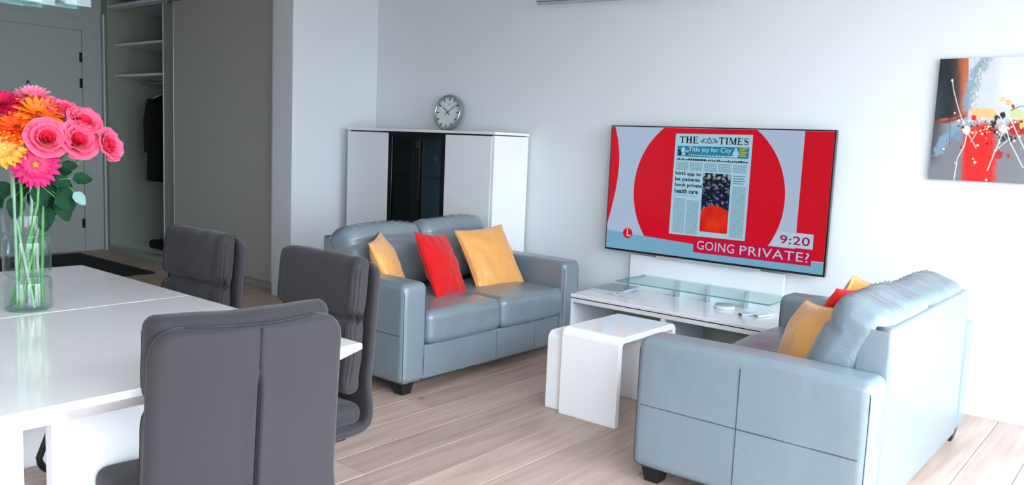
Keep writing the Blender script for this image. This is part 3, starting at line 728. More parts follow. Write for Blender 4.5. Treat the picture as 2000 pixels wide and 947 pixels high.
pk = thing('router_disc', 'round white disc with a grey top on the media unit', 'router', (-2.165, 4.775, .3922))
v, f = lathe_vf([(0.0001, 0), (.058, 0), (.062, .004), (.062, .016), (.060, .020)], 48); mk('base', v, f, M['whiteplastic'], pk, True)
v, f = lathe_vf([(.060, .020), (.057, .025), (0.0001, .026)], 48); mk('top', v, f, M['greyplastic'], pk, True)
def remote(x, y, rz, L_, W_, label, eye):
    t = thing('remote_control', label, 'remote control', (x, y, .3922), rz)
    rbox('body', (W_, L_, .014), .005, M['whiteplastic'], t, (0, 0, .0075), (2, 4, 1), 2)
    for r_ in range(4):
        for c in (-1, 0, 1): MB().box(c * W_ * .26 - .003, c * W_ * .26 + .003, -L_ * .28 + r_ * .016, -L_ * .28 + r_ * .016 + .007, .0142, .0158, .001).build('button', M['greyplastic'], t)
    MB().box(-W_ * .32, W_ * .32, -L_ / 2 - .0005, -L_ / 2 + .012, .004, .0150, .001).build('front_window', M['black'] if eye else M['greyplastic'], t)
remote(-1.965, 4.70, -.35, .17, .042, 'white remote control with black tip beside the round disc', True)
remote(-1.895, 4.735, -.30, .15, .050, 'plain white remote control nearest the right sofa', False)

# ------------------------------------------------------------------ painting
PX0, PW_, PZ0, PH = -1.117, .86, 1.258, .642
pt = thing('painting', 'abstract canvas in grey, black, orange and red on the right wall', 'painting', (PX0 + PW_ / 2, WTV, PZ0))
PD = .028
MB().box(-PW_ / 2, PW_ / 2, -PD, -.001, 0, PH, .002).build('stretched_canvas', mat('canvas_edge', (104, 104, 106), .8, var=.3, vscale=8, bump=.2, bscale=300), pt)
NU, NV = 340, 250
U, V = np.meshgrid(np.linspace(0, 1, NU + 1), np.linspace(0, 1, NV + 1)); Vd = 1 - V
cy = 88 + 785 * Vd; cx = 133 - 78 * Vd + U * PW_ / .00071
def L3(c): return np.array(lin(c)[:3])
img = np.zeros(cx.shape + (3,)); img[:] = L3((214, 216, 228))
rs = np.random.RandomState(3)
def fbm(x, y, s, seed=0, oct_=4):
    out = np.zeros_like(x); amp = 1
    for o_ in range(oct_):
        r = np.random.RandomState(seed + o_); g = r.rand(64, 64); f_ = s * 2 ** o_
        xf, yf = x * f_, y * f_; xi, yi = np.floor(xf).astype(int), np.floor(yf).astype(int); tx_, ty_ = xf - xi, yf - yi
        tx_ = tx_ * tx_ * (3 - 2 * tx_); ty_ = ty_ * ty_ * (3 - 2 * ty_)
        G_ = lambda a, b_: g[a % 64, b_ % 64]
        out += amp * ((G_(xi, yi) * (1 - tx_) + G_(xi + 1, yi) * tx_) * (1 - ty_) + (G_(xi, yi + 1) * (1 - tx_) + G_(xi + 1, yi + 1) * tx_) * ty_ - .5); amp *= .5
    return out
nzz = fbm(cx, cy, .012, 5); nz2 = fbm(cx, cy, .05, 11); nzs = fbm(cx * 3, cy * .4, .02, 21)
def blend(mask, col):
    global img
    m_ = np.clip(mask, 0, 1)[..., None]; img = img * (1 - m_) + L3(col) * m_
def ss(x, a, b_): t_ = np.clip((x - a) / (b_ - a), 0, 1); return t_ * t_ * (3 - 2 * t_)
low = ss(cy + 30 * nzz, 440, 560)
blend(low, (128, 128, 134)); blend(low * ss(cx, 640, 1000), (150, 150, 158))
left = ss(-cx - 20 * nzs, -330, -240) * (1 - low * .9)
blend((cx < 325 + 6 * nz2) * (1 - ss(cy, 440, 520)), (200, 106, 66)); blend(ss(-(cx + 25 * nzs), -305, -235) * (1 - ss(cy, 440, 520)), (74, 54, 50))
blend(ss(-(cx + 20 * nzs), -260, -200) * (1 - ss(cy, 450, 560)), (16, 30, 38)); blend(ss(-(cx + 25 * nzs), -200, -100) * ss(cy, 180, 330) * (1 - ss(cy, 440, 600)), (36, 56, 66))
blend(ss(-(cx + 40 * nzz), -190, -60) * ss(cy, 480, 520) * (1 - ss(cy, 700, 800)) * .8, (52, 56, 62))
def seg(x0, y0, x1, y1):
    dx, dy = x1 - x0, y1 - y0; t_ = np.clip(((cx - x0) * dx + (cy - y0) * dy) / (dx * dx + dy * dy), 0, 1)
    return np.hypot(cx - x0 - t_ * dx, cy - y0 - t_ * dy), t_
def stroke(pts_, w_, col, soft=2.0, op=1.0, jit=0.0):
    best = np.full(cx.shape, 1e9)
    for (a, b_) in zip(pts_[:-1], pts_[1:]): best = np.minimum(best, seg(*a, *b_)[0])
    blend(op * (1 - ss(best + jit * nz2, w_ - soft, w_ + soft)), col)
stroke([(440, 95), (385, 170), (345, 270), (322, 390)], 34, (140, 164, 182), 16, .9, 30)
stroke([(450, 90), (400, 190), (372, 290), (366, 385)], 9, (170, 186, 190), 6, .9, 24)
for k in range(60):
    t_ = rs.rand(); x = 440 - 90 * t_ ** .6 + rs.randn() * 13; y = 90 + 300 * t_
    stroke([(x, y), (x + rs.randn() * 8, y + 8 + rs.rand() * 12)], 2.2, [(236, 238, 236), (120, 130, 132), (222, 214, 190)][rs.randint(3)], 1.5)
blend((ss(cx, 480, 560) * (1 - ss(cy + 40 * nzz, 330, 430))) * .8, (234, 236, 242))
stroke([(100, 492), (180, 484), (300, 462)], 11, (126, 52, 40), 5, 1, 16); stroke([(120, 486), (240, 470)], 4, (190, 96, 66), 3, .9, 10)
stroke([(310, 500), (230, 545), (165, 610), (118, 690)], 30, (134, 160, 180), 14, .95, 30); stroke([(320, 530), (260, 590)], 26, (120, 150, 176), 14, .8, 30)
blend((1 - ss(np.abs((cy - 440 + 10 * nzz)), 18, 40)) * ss(cx, 325, 350) * (1 - ss(cx, 480, 560)), (240, 192, 128))
r_edge = ss(cx - (300 - (cy - 560) * .05) + 12 * nzz, -20, 14) * (1 - ss(cx + 26 * nzz, 480, 540)); dome = ss(cy - (500 + np.abs(cx - 440) * .35), -30, 20)
blend(r_edge * dome, (226, 20, 10)); blend(ss(cx + 10 * nzs, 250, 300) * (1 - ss(cx, 300, 330)) * ss(cy, 620, 820) * .6, (196, 60, 50))
blend((1 - ss(np.hypot((cx - 650) / 70, (cy - 525) / 50) + .3 * nzz, .8, 1.2)), (178, 22, 26))
blend((1 - ss(np.hypot((cx - 640) / 56, (cy - 440) / 40) + .3 * nzz, .8, 1.1)), (206, 210, 160))
blend((1 - ss(np.hypot((cx - 820) / 120, (cy - 520) / 80) + .5 * nzz, .7, 1.1)) * .9, (196, 40, 26)); blend((1 - ss(np.hypot((cx - 900) / 60, (cy - 430) / 40) + .5 * nzz, .7, 1.1)), (236, 176, 96))
blend((1 - ss(np.hypot((cx - 1090) / 140, (cy - 640) / 190) + .5 * nzz, .7, 1.2)) * .7, (88, 100, 112))
for x, y, r_, c in ((550, 450, 20, (14, 16, 22)), (515, 465, 17, (14, 16, 22)), (490, 495, 18, (16, 20, 30)), (478, 530, 16, (14, 16, 22)), (505, 555, 18, (18, 22, 32)), (545, 600, 20, (14, 16, 22)), (600, 600, 18, (16, 20, 28)), (580, 575, 10, (14, 16, 22)),
                    (365, 468, 17, (206, 30, 20)), (612, 390, 12, (150, 24, 20)), (585, 370, 22, (240, 196, 130)), (545, 350, 22, (244, 204, 150)), (315, 545, 28, (240, 244, 248)), (550, 535, 24, (232, 226, 206)), (525, 700, 26, (190, 26, 34)), (590, 705, 14, (190, 40, 44)), (690, 500, 26, (226, 190, 110))):
    blend(1 - ss(np.hypot(cx - x, (cy - y)) + 14 * nz2, r_ - 4, r_ + 4), c)
for k in range(110):
    x, y = 260 + rs.rand() * 420, 470 + abs(rs.randn()) * 80; r_ = 2.5 + rs.rand() * 6
    blend(1 - ss(np.hypot(cx - x, cy - y), r_ - 1.5, r_ + 1.5), [(240, 240, 236), (238, 208, 150), (214, 120, 70), (236, 238, 244), (30, 30, 36)][rs.randint(5)])
for pts_, w_ in (([(217, 235), (225, 290), (262, 420), (305, 530)], 2.6), ([(318, 570), (300, 650), (255, 730), (232, 875)], 3), ([(320, 560), (380, 660)], 2), ([(385, 555), (345, 620)], 2),
                 ([(560, 530), (520, 640), (500, 680), (455, 800)], 3), ([(510, 420), (560, 500), (600, 620), (680, 770)], 3), ([(585, 440), (640, 560), (700, 680)], 3), ([(600, 590), (520, 660)], 2)):
    stroke(pts_, w_, (238, 236, 232), 1.4)
stroke([(218, 320), (205, 430), (200, 640)], 1.8, (20, 24, 30), 1.2)
stroke([(600, 420), (660, 392), (740, 396), (820, 440)], 2.4, (50, 50, 50), 1.2)
for x, y, r_ in ((215, 228, 8), (235, 438, 6), (160, 672, 8), (505, 672, 9), (448, 860, 8), (372, 752, 9), (238, 760, 4), (232, 875, 5)):
    blend(1 - ss(np.hypot(cx - x, cy - y), r_ - 1.5, r_ + 1.5), (240, 238, 228))
img *= .86 * (1 + .05 * nz2)[..., None]
vs = np.stack([-PW_ / 2 + U * PW_, np.full(U.shape, -PD - .0008), V * PH], -1).reshape(-1, 3)
idx = np.arange((NU + 1) * (NV + 1)).reshape(NV + 1, NU + 1)
fs = np.stack([idx[:-1, :-1], idx[:-1, 1:], idx[1:, 1:], idx[1:, :-1]], -1).reshape(-1, 4).tolist()
pm = mk('painted_surface', vs.tolist(), fs, mat_attr('oil_paint', .5, bump=.4), pt)
setcol(pm, np.concatenate([np.clip(img, 0, 1).reshape(-1, 3), np.ones((img.shape[0] * img.shape[1], 1))], 1))

# ------------------------------------------------------------------ sofas.  local: x = depth (0 back, front +), y = along, z up
SW, SDp, AW, AH, LZ = 1.59, .905, .175, .605, .065
def sofa(label, loc, rz, seed):
    t = thing('sofa', label, 'sofa', loc, rz, 'blue grey leather two-seat sofas')
    lm = M['leather']; rnd = random.Random(seed)
    def wr(v, a=.004, s=9): return v + Vector([a * noise.noise(Vector((v.x * s + seed, v.y * s, v.z * s + 7 * i))) for i in range(3)])
    for s in (-1, 1):
        yc = s * (SW / 2 - AW / 2)
        arm = rbox('armrest', (SDp, AW, AH - LZ), .038, lm, t, (SDp / 2, yc, (AH + LZ) / 2), (14, 4, 8), 4,
                   lambda v: wr(Vector((v.x, v.y, v.z + (.006 * (1 - (v.x / (SDp / 2)) ** 2) if v.z > 0 else 0))), .0025, 7))
        yo = s * (SW / 2 + .0015); r_ = .038
        # piping round the outer face and the cross seams
        x0, x1, z0, z1 = .012, SDp - .012, LZ + .012, AH - .034
        loop = []
        for cx_, cz_, a0 in ((x1 - .02, z1 - .02, 0), (x0 + .02, z1 - .02, 90), (x0 + .02, z0 + .02, 180), (x1 - .02, z0 + .02, 270)):
            for a in range(0, 91, 30): an = radians(a0 + a); loop.append((cx_ + .022 * cos(an), yo - s * .012, cz_ + .022 * sin(an)))
        tube('outer_piping', loop, .0018, M['seam'], arm, 6, True)
        MB().box(.03, SDp - .03, min(yo - s * .002, yo), max(yo - s * .002, yo), .3285, .3315).build('side_seam', M['seam'], arm)
        MB().box(.4655, .4685, min(yo - s * .002, yo), max(yo - s * .002, yo), .09, AH - .045).build('side_seam', M['seam'], arm)
        yi = s * (SW / 2 - AW)
        tube('front_piping', [(SDp - .012, yi + s * .010, LZ + .03), (SDp - .010, yi + s * .008, AH - .05), (SDp - .04, yi + s * .010, AH - .012), (.20, yi + s * .012, AH - .005)], .0014, M['seam'], arm, 6)
    iw = SW - 2 * AW - .004
    base = rbox('base_frame', (SDp - .03, iw, .19), .012, lm, t, ((SDp - .03) / 2 + .004, 0, LZ + .095), (6, 10, 2), 2, lambda v: wr(v, .002))
    for y in (-.01, .36):
        MB().box(SDp - .0265, SDp - .0250, y - .001, y + .001, LZ + .01, LZ + .18).build('front_seam', M['seam'], base)
    # back frame: leaning inner face, upright rear
    def bf(v):
        h = (v.z + .335) / .67
        if v.x > 0: v = Vector((v.x - .045 * h, v.y, v.z))
        return wr(v, .002)
    rbox('back_frame', (.16, iw, .68), .014, lm, t, (.083, 0, LZ + .02 + .34), (3, 10, 8), 3, bf)
    for s in (-1, 1):
        w2 = iw / 2 - .003
        def sc(v, s=s):
            q = Vector(v); u = q.x / .34; w_ = q.y / (w2 / 2)
            if q.z > 0: q.z += .022 * max(0, 1 - u * u) * max(0, 1 - w_ * w_)
            q.x += .010 * (1 - w_ * w_) if q.x > 0 else 0
            a = .0035
            if q.x > .2 and abs(q.z) < .09: q.x += .004 * sin(q.y * 70 + 3 * noise.noise(q * 8)) * (1 - abs(q.z) / .095) * .5
            return wr(q, a, 8)
        c = rbox('seat_cushion', (.70, w2, .185), .045, M['softleather'], t, (SDp - .345, s * (w2 / 2 + .0015), LZ + .19 + .093), (22, 22, 4), 4, sc)
        # back cushion with a folded-over headrest roll
        R_ = Matrix.Rotation(radians(-23), 3, 'Y')
        def bc(v, s=s):
            q = Vector(v); w_ = q.y / (w2 / 2); h = q.z / .215
            edge = max(0, 1 - w_ ** 4) ; ev = max(0, 1 - h ** 4)
            bulge = .035 * edge * ev
            dip = .020 * math.exp(-((h - .32) / .07) ** 2)          # crease under the headrest roll
            sd_ = math.tanh(q.x / .04)
            q.x += (bulge * (.7 + .3 * sd_) - dip) * sd_ if sd_ > 0 else .4 * bulge * sd_
            if q.z > 0: q.z += .012 * (1 - w_ * w_) + .010 * noise.noise(Vector((q.y * 6 + seed, 0, 3)))
            # puckered centre tuft and corner gathers
            d_ = math.hypot(q.y / .05, (h - .32) / .20); q.x -= (.010 * math.exp(-d_ * d_)) * sd_
            g_ = .004 * sin(q.y * 95 + 4 * noise.noise(q * 7)) * math.exp(-((h - .95) / .35) ** 2)
            q.x += g_ * .5; q.z += g_
            return wr(q, .0045, 8)
        cc = rbox('back_cushion', (.19, w2 + .006, .40), .065, M['softleather'], t, (.176, s * (w2 / 2 + .002), .626 + (.012 if s > 0 else 0)), (5, 24, 18), 5, bc, R_)
        tube('seam', [R_ @ bc(Vector((x_, s * 0 + y_, .188))) + Vector((.176, s * (w2 / 2 + .002), .626 + (.012 if s > 0 else 0))) + Vector((.002, 0, .004)) for x_, y_ in [(.072, -w2 / 2 + .06 + i * (w2 - .12) / 16) for i in range(17)]], .0014, M['seam'], cc, 5)
        # headrest seam on the cushion top
    for x in (.06, SDp - .075):
        for y in (-SW / 2 + .075, SW / 2 - .075):
            vs = [(x - .030, y - .030, 0), (x + .030, y - .030, 0), (x + .030, y + .030, 0), (x - .030, y + .030, 0),
                  (x - .042, y - .042, LZ + .004), (x + .042, y - .042, LZ + .004), (x + .042, y + .042, LZ + .004), (x - .042, y + .042, LZ + .004)]
            mk('leg', vs, [(3, 2, 1, 0), (4, 5, 6, 7), (0, 1, 5, 4), (1, 2, 6, 5), (2, 3, 7, 6), (3, 0, 4, 7)], M['blackwood'], t)
    return t
sofa('blue grey leather two-seat sofa in front of the white cabinet', (-3.980, 3.710, 0), 0, 3)
sofa('blue grey leather two-seat sofa seen from behind at the right', (-.748, 3.690, 0), pi, 11).scale = (1.008, 1.04, 1)

# ------------------------------------------------------------------ throw pillows
def pillow(label, c, size, rotm, m, seed, th=.075, group=None):
    t = tag(mk('throw_pillow', *pillow_vf(size, th, seed), m, None, True), label, 'cushion', group)
    t.location = c; t.rotation_euler = rotm.to_euler()
    # stitched edge seam
    w_ = size / 2; pts = []
    for k in range(4):
        for i in range(10):
            u = -1 + 2 * i / 10; p = [(u, -1), (1, u), (-u, 1), (-1, -u)][k]
            pts.append(pshape(p[0], p[1], w_))
    tube('edge_piping', pts, .0028, m, t, 6, True)
    return t
def pshape(u, v, w_):
    k = .07
    return Vector((0, u * w_ * (1 - k * (1 - v * v)), v * w_ * (1 - k * (1 - u * u))))
def pillow_vf(size, th, seed, N=30):
    vs = []; fs = []; w_ = size / 2
    for side in (1, -1):
        for j in range(N + 1):
            for i in range(N + 1):
                u, v = -1 + 2 * i / N, -1 + 2 * j / N
                u, v = sin(u * pi / 2) * .35 + u * .65, sin(v * pi / 2) * .35 + v * .65
                p = pshape(u, v, w_)
                t_ = th * (max(0, 1 - u * u) * max(0, 1 - v * v)) ** .48
                wv = .010 * noise.noise(Vector((u * 2.2 + seed, v * 2.2, side * 2))) + .006 * noise.noise(Vector((u * 6 + seed, v * 3, side * 5)))
                rad = .006 * sin(atan2(v, u) * 9 + seed) * max(0, math.hypot(u, v) - .5)
                p.x = side * (t_ + (wv + rad) * min(1, t_ / th * 1.6)); vs.append(p)
    n1 = (N + 1) ** 2
    for s in range(2):
        for j in range(N):
            for i in range(N):
                a = s * n1 + j * (N + 1) + i; q = (a, a + 1, a + N + 2, a + N + 1); fs.append(q if s == 0 else q[::-1])
    def ring_():
        r = [i for i in range(N + 1)] + [j * (N + 1) + N for j in range(1, N + 1)] + [N * (N + 1) + i for i in range(N - 1, -1, -1)] + [j * (N + 1) for j in range(N - 1, 0, -1)]
        return r
    r = ring_(); L_ = len(r)
    for i in range(L_): a, b_ = r[i], r[(i + 1) % L_]; fs.append((b_, a, a + n1, b_ + n1))
    return vs, fs
# faces point along local +x; lean tips them back, yaw turns, roll spins in the face plane
def PR(yaw, lean_, roll=0): return Matrix.Rotation(radians(yaw), 3, 'Z') @ Matrix.Rotation(radians(-lean_), 3, 'Y') @ Matrix.Rotation(radians(roll), 3, 'X')
pillow('shiny amber cushion on the right seat of the sofa by the cabinet', (-3.47, 4.045, .608), .44, PR(-4, 30, 3), M['gold'], 1, .07)
pillow('bright red cushion in the middle of the sofa by the cabinet', (-3.44, 3.56, .605), .42, PR(22, 26, -8), M['red'], 2, .065)
pillow('amber cushion tucked behind the near arm of the sofa by the cabinet', (-3.56, 3.24, .600), .40, PR(38, 24, 4), M['gold'], 3, .065)
pillow('amber cushion standing behind the near arm of the right sofa', (-1.150, 3.335, .560), .42, PR(216, 18, 6), M['gold'], 4, .085)
pillow('red cushion in the middle of the right sofa', (-1.150, 3.68, .598), .42, PR(174, 20, 5), M['red'], 5, .06)
pillow('amber cushion at the far end of the right sofa by the television unit', (-1.18, 4.02, .590), .42, PR(168, 18, 12), M['gold'], 6, .065)

# ------------------------------------------------------------------ nesting side tables (U shapes, legs face the camera)
def nest(label, x0, x1, y0, y1, h, loc_label):
    t = thing('nesting_table', label, 'side table', ((x0 + x1) / 2, (y0 + y1) / 2, 0), 0, 'white nesting side tables')
    W_, D_ = x1 - x0, y1 - y0; th = .032; ro = .045; ri = ro - th + .006
    def prof(r_, off, k=8):   # inverted U in the y-z plane
        a, b_ = D_ / 2 - off, h - off; out = [(-a, 0), (-a, b_ - r_)]
        for i in range(1, k): an = pi - (pi / 2) * i / k; out.append((-a + r_ + r_ * cos(an), b_ - r_ + r_ * sin(an)))
        out += [(-a + r_, b_), (a - r_, b_)]
        for i in range(1, k): an = pi / 2 - (pi / 2) * i / k; out.append((a - r_ + r_ * cos(an), b_ - r_ + r_ * sin(an)))
        out += [(a, b_ - r_), (a, 0)]; return out
    O, I = prof(ro, 0), prof(ri, th); n = len(O)
    def seg_(name, i0, i1, capA=True):
        vs = []; fs = []; m_ = i1 - i0 + 1
        for x in (-W_ / 2, W_ / 2):
            for P in (O, I): vs += [(x, P[i][0], P[i][1]) for i in range(i0, i1 + 1)]
        A, B, C, D = 0, m_, 2 * m_, 3 * m_
        for i in range(m_ - 1):
            fs += [(A + i, C + i, C + i + 1, A + i + 1), (B + i, B + i + 1, D + i + 1, D + i), (A + i, A + i + 1, B + i + 1, B + i), (C + i, D + i, D + i + 1, C + i + 1)]
        fs += [(A, B, D, C), (A + m_ - 1, C + m_ - 1, D + m_ - 1, B + m_ - 1)]
        o = mk(name, vs, fs, M['gloss'], t); 
        bv = o.modifiers.new('bevel', 'BEVEL'); bv.width = .002; bv.segments = 2; bv.limit_method = 'ANGLE'; bv.angle_limit = radians(50)
        return o
    half = n // 2
    seg_('leg_panel', 0, 1); seg_('tabletop', 1, n - 2); seg_('leg_panel', n - 2, n - 1)
    return t
nest('taller white gloss nesting table between the two sofas', -2.374, -2.036, 3.345, 3.905, .447, '')
nest('lower white nesting table pulled out left of the taller one', -2.487, -2.170, 3.380, 3.868, .405, '')

# ------------------------------------------------------------------ dining table
TXA, TXB, TYA, TYB, TH = -3.69, -1.838, .575, 1.578, .75
dt = thing('dining_table', 'glossy white extending dining table on slab legs with a flower vase on it', 'table', ((TXA + TXB) / 2, (TYA + TYB) / 2, 0))
dx, dy = (TXA + TXB) / 2, (TYA + TYB) / 2
def leaf_top(name, x0, x1, bx0, bx1):
    e_, zt, zm, zb, ins = .003, TH, TH - .018, TH - .058, .052
    x0 -= dx; x1 -= dx; y0, y1 = TYA - dy, TYB - dy
    i0, i1 = (ins if bx0 else 0), (ins if bx1 else 0)
    rings = [(x0 + (e_ if bx0 else 0.0006), x1 - (e_ if bx1 else .0006), y0 + e_, y1 - e_, zt), (x0, x1, y0, y1, zt - e_), (x0, x1, y0, y1, zm), (x0 + i0, x1 - i1, y0 + ins, y1 - ins, zb)]
    vs = []; fs = []
    for a, b_, c, d_, z in rings: vs += [(a, c, z), (b_, c, z), (b_, d_, z), (a, d_, z)]
    fs.append((0, 1, 2, 3))
    for k in range(3):
        for i in range(4): fs.append((k * 4 + i, (k + 1) * 4 + i, (k + 1) * 4 + (i + 1) % 4, k * 4 + (i + 1) % 4))
    fs.append((15, 14, 13, 12))
    return mk(name, vs, fs, M['gloss'], dt)
XM = -2.795
leaf_top('tabletop_leaf', TXA, XM - .0012, True, False); leaf_top('tabletop_leaf', XM + .0012, TXB, False, True)
# slab legs standing across the table, a gap between the two at each end
for x in (-2.165, -3.45):
    MB().box(x - .02 - dx, x + .02 - dx, .835 - dy, 1.36 - dy, .0, TH - .058, .002).build('leg_slab', M['gloss'], dt)
    MB().box(x - .02 - dx, x + .02 - dx, .62 - dy, .77 - dy, .0, TH - .058, .002).build('leg_slab', M['gloss'], dt)
    MB().box(x - .16 - dx, x - .0205 - dx, 1.0 - dy, 1.15 - dy, .0, TH - .058, .002).build('leg_brace', M['gloss'], dt)

# ------------------------------------------------------------------ dining chairs.  local: +y = front, origin on the floor
def chair(label, loc, rz, seed, reach=0.0):
    t = thing('dining_chair', label, 'chair', loc, rz, 'charcoal padded dining chairs')
    CW = .235; sm = M['suede']
    # shell: profile from seat front, under the seat, up the back
    prof = [Vector((y, z)) for y, z in ((.245, .415), (.20, .385), (.05, .368), (-.10, .358), (-.17, .358), (-.210, .372), (-.230, .412), (-.240, .48), (-.252, .60), (-.266, .75), (-.279, .88), (-.283, .925))]
    fine = []
    for i in range(len(prof) - 1):
        for k in range(4):
            p0, p1, p2, p3 = prof[max(0, i - 1)], prof[i], prof[i + 1], prof[min(len(prof) - 1, i + 2)]; u = k / 4
            fine.append(.5 * ((2 * p1) + (-p0 + p2) * u + (2 * p0 - 5 * p1 + 4 * p2 - p3) * u * u + (-p0 + 3 * p1 - 3 * p2 + p3) * u ** 3))
    fine.append(prof[-1]); NS = len(fine) - 1; TK = .034
    us = sorted([sin((-1 + 2 * j / 24) * pi / 2) * .4 + (-1 + 2 * j / 24) * .6 for j in range(25) if j != 12] + [0.0] + [s * q / CW for s in (-1, 1) for q in (.0025, .005, .008, .012)]); NUu = len(us) - 1
    L_ = [0]
    for i in range(NS): L_.append(L_[-1] + (fine[i + 1] - fine[i]).length)
    tot = L_[-1]; vs = []; fs = []
    for side in (0, 1):          # 0 inner (towards the sitter), 1 outer
        for i in range(NS + 1):
            tg = (fine[min(NS, i + 1)] - fine[max(0, i - 1)]).normalized(); nrm = Vector((tg.y, -tg.x))      # points to inner? corrected below
            if i > NS * .5 and nrm.x < 0: nrm = -nrm
            if i <= NS * .3 and nrm.y < 0: nrm = -nrm
            if nrm.dot(Vector((1, 1))) < 0: nrm = -nrm
            de = min(L_[i], tot - L_[i]); rc = .065
            wd_ = CW - (rc - sqrt(max(0, rc * rc - (rc - min(rc, de)) ** 2))) * (1 if de < rc else 0)
            wd_ -= .012 * (L_[i] / tot - .5) * (1 if L_[i] > tot * .5 else 0)
            for j in range(NUu + 1):
                u = us[j]
                backness = min(1, max(0, (fine[i].y - .36) / .15))
                q = fine[i] + nrm * (.040 * u * u * backness)
                edge = min(1, (1 - abs(u)) * CW / .018, max(de, 0) / .018); tt = TK * (.25 + .75 * sqrt(max(0, 1 - (1 - edge) ** 2)))
                off = tt / 2 if side == 0 else -tt / 2
                if side == 1 and backness > .5:
                    zz = fine[i].y; g = math.exp(-(u * CW / .0048) ** 4)
                    depth = .002 if zz > .82 else .002 + .020 * min(1, (.82 - zz) / .06)
                    off += g * depth
                    if zz < .82: off -= .006 * math.exp(-((abs(u * CW) - .010) / .005) ** 2)
                q = q + nrm * off; vs.append(Vector((u * wd_, q.x, q.y)))
    n1 = (NS + 1) * (NUu + 1)
    for s in range(2):
        for i in range(NS):
            for j in range(NUu):
                a = s * n1 + i * (NUu + 1) + j; q = (a, a + 1, a + NUu + 2, a + NUu + 1); fs.append(q if s else q[::-1])
    W1 = NUu + 1
    rim = [j for j in range(W1)] + [i * W1 + NUu for i in range(1, NS + 1)] + [NS * W1 + j for j in range(NUu - 1, -1, -1)] + [i * W1 for i in range(NS - 1, 0, -1)]
    for k in range(len(rim)): a, b_ = rim[k], rim[(k + 1) % len(rim)]; fs.append((a, b_, b_ + n1, a + n1))
    sh = mk('shell', vs, fs, sm, t, True)
    bm = bmesh.new(); bm.from_mesh(sh.data); bmesh.ops.recalc_face_normals(bm, faces=bm.faces); bm.to_mesh(sh.data); bm.free()
    # back centre seam
    sp = []; gp = []
    for i in range(NS):
        tg = (fine[i + 1] - fine[max(0, i - 1)]).normalized(); nr = Vector((tg.y, -tg.x)); nr = -nr if nr.x < 0 else nr
        if fine[i].y > .80: q = fine[i] - nr * (TK / 2 - .0012); sp.append((0, q.x, q.y))
        if .36 < fine[i].y < .815 and fine[i].x < -.2: q = fine[i] - nr * (TK / 2 - .0100); gp.append((0, q.x, q.y))
    tube('back_seam', sp, .0016, M['suede_seam'], sh, 6)
    for s in (-1, 1): tube('pleat_zip', [(s * .0030, a_[1], a_[2]) for a_ in gp], .0032, M['suede_seam'], sh, 6)
    tp = []
    for j in range(1, NUu): q = vs[n1 + (NS) * (NUu + 1) + j]; tp.append((q[0], q[1] - .001, q[2] + .0005))
    tube('top_seam', tp, .0014, M['suede_seam'], sh, 5)
    # back cushion: headrest pad and lumbar pad in one cover with a deep crease
    def cushion(v):
        q = Vector(v); w_ = q.x / .218; h = q.z / .235
        if q.y > 0:
            q.y += .018 * max(0, 1 - w_ ** 4) * max(0, 1 - h ** 4); q.y -= .036 * math.exp(-((q.z - .022 + .006 * w_) / .016) ** 2)
            q.y -= .006 * math.exp(-((abs(w_) - .86) / .03) ** 2)
        sidepull = math.exp(-((q.z - .022) / .03) ** 2) * .008; q.x -= sidepull * (1 if q.x > 0 else -1) * (abs(w_) ** 3)
        bk = .036 * w_ * w_; q.y += bk
        q.z += .004 * noise.noise(Vector((w_ * 2.5, seed, 1))) * max(0, h)
        return q + Vector([.0035 * noise.noise(Vector((q.x * 14 + seed, q.z * 14, 3 * i))) for i in range(3)])
    Rb = Matrix.Rotation(radians(5.0), 3, 'X')
    bc = rbox('back_cushion', (.436, .078, .47), .034, sm, t, (0, -.198, .713), (22, 3, 34), 5, cushion, Rb)
    for s in (-1, 1):
        for yy in (.010, .024):
            pts = [Rb @ cushion(Vector((s * (.184 + sqrt(.034 ** 2 - max(0, yy - .005) ** 2)), yy, z))) + Vector((s * .0006, -.198, .713)) for z in np.linspace(-.195, .195, 26)]
            tube('seam', pts, .0011, M['suede_seam'], bc, 5)
    def seatd(v):
        q = Vector(v); a, b_ = q.x / .22, q.y / .22
        if q.z > 0: q.z += .015 * max(0, 1 - a * a) * max(0, 1 - b_ * b_)
        return q + Vector([.003 * noise.noise(Vector((q.x * 12 + seed, q.y * 12, 3 * i))) for i in range(3)])
    rbox('seat_cushion', (.44, .45, .075), .034, sm, t, (0, .030, .420), (16, 16, 3), 5, seatd, Matrix.Rotation(radians(3), 3, 'X'))
    # cantilever sled base of black tube
    for s in (-1, 1):
        p = bez([(s * .17, -.15, .325), (s * .17, .06, .330), (s * .17, .18, .340)], 6) + bez([(s * .17, .18, .340), (s * .17, .265, .345), (s * .17, .262 + reach * .3, .27)], 5)[1:] + [Vector((s * .17, .235 + reach, .08))] + \
            bez([(s * .17, .235 + reach, .08), (s * .17, .228 + reach, .014), (s * .17, .16 + reach, .014)], 6)[1:] + [Vector((s * .17, -.22, .014))]
        tube('sled_leg', p, .0125, M['blacktube'], t, 10)
    tube('rear_crossbar', [(-.17, -.215, .014), (.17, -.215, .014)], .0125, M['blacktube'], t, 10)
    MB().box(-.19, .19, -.10, .16, .322, .342, .004).build('seat_plate', M['blacktube'], t)
    return t
chair('charcoal chair seen from behind at the near end of the table', (-1.862, 1.108, 0), radians(80), 2)
chair('charcoal chair facing the table in front of the left sofa', (-2.335, 1.635, 0), pi, 5)
chair('charcoal chair facing the table nearest the wardrobe', (-3.135, 1.625, 0), pi + radians(1), 8, .15)

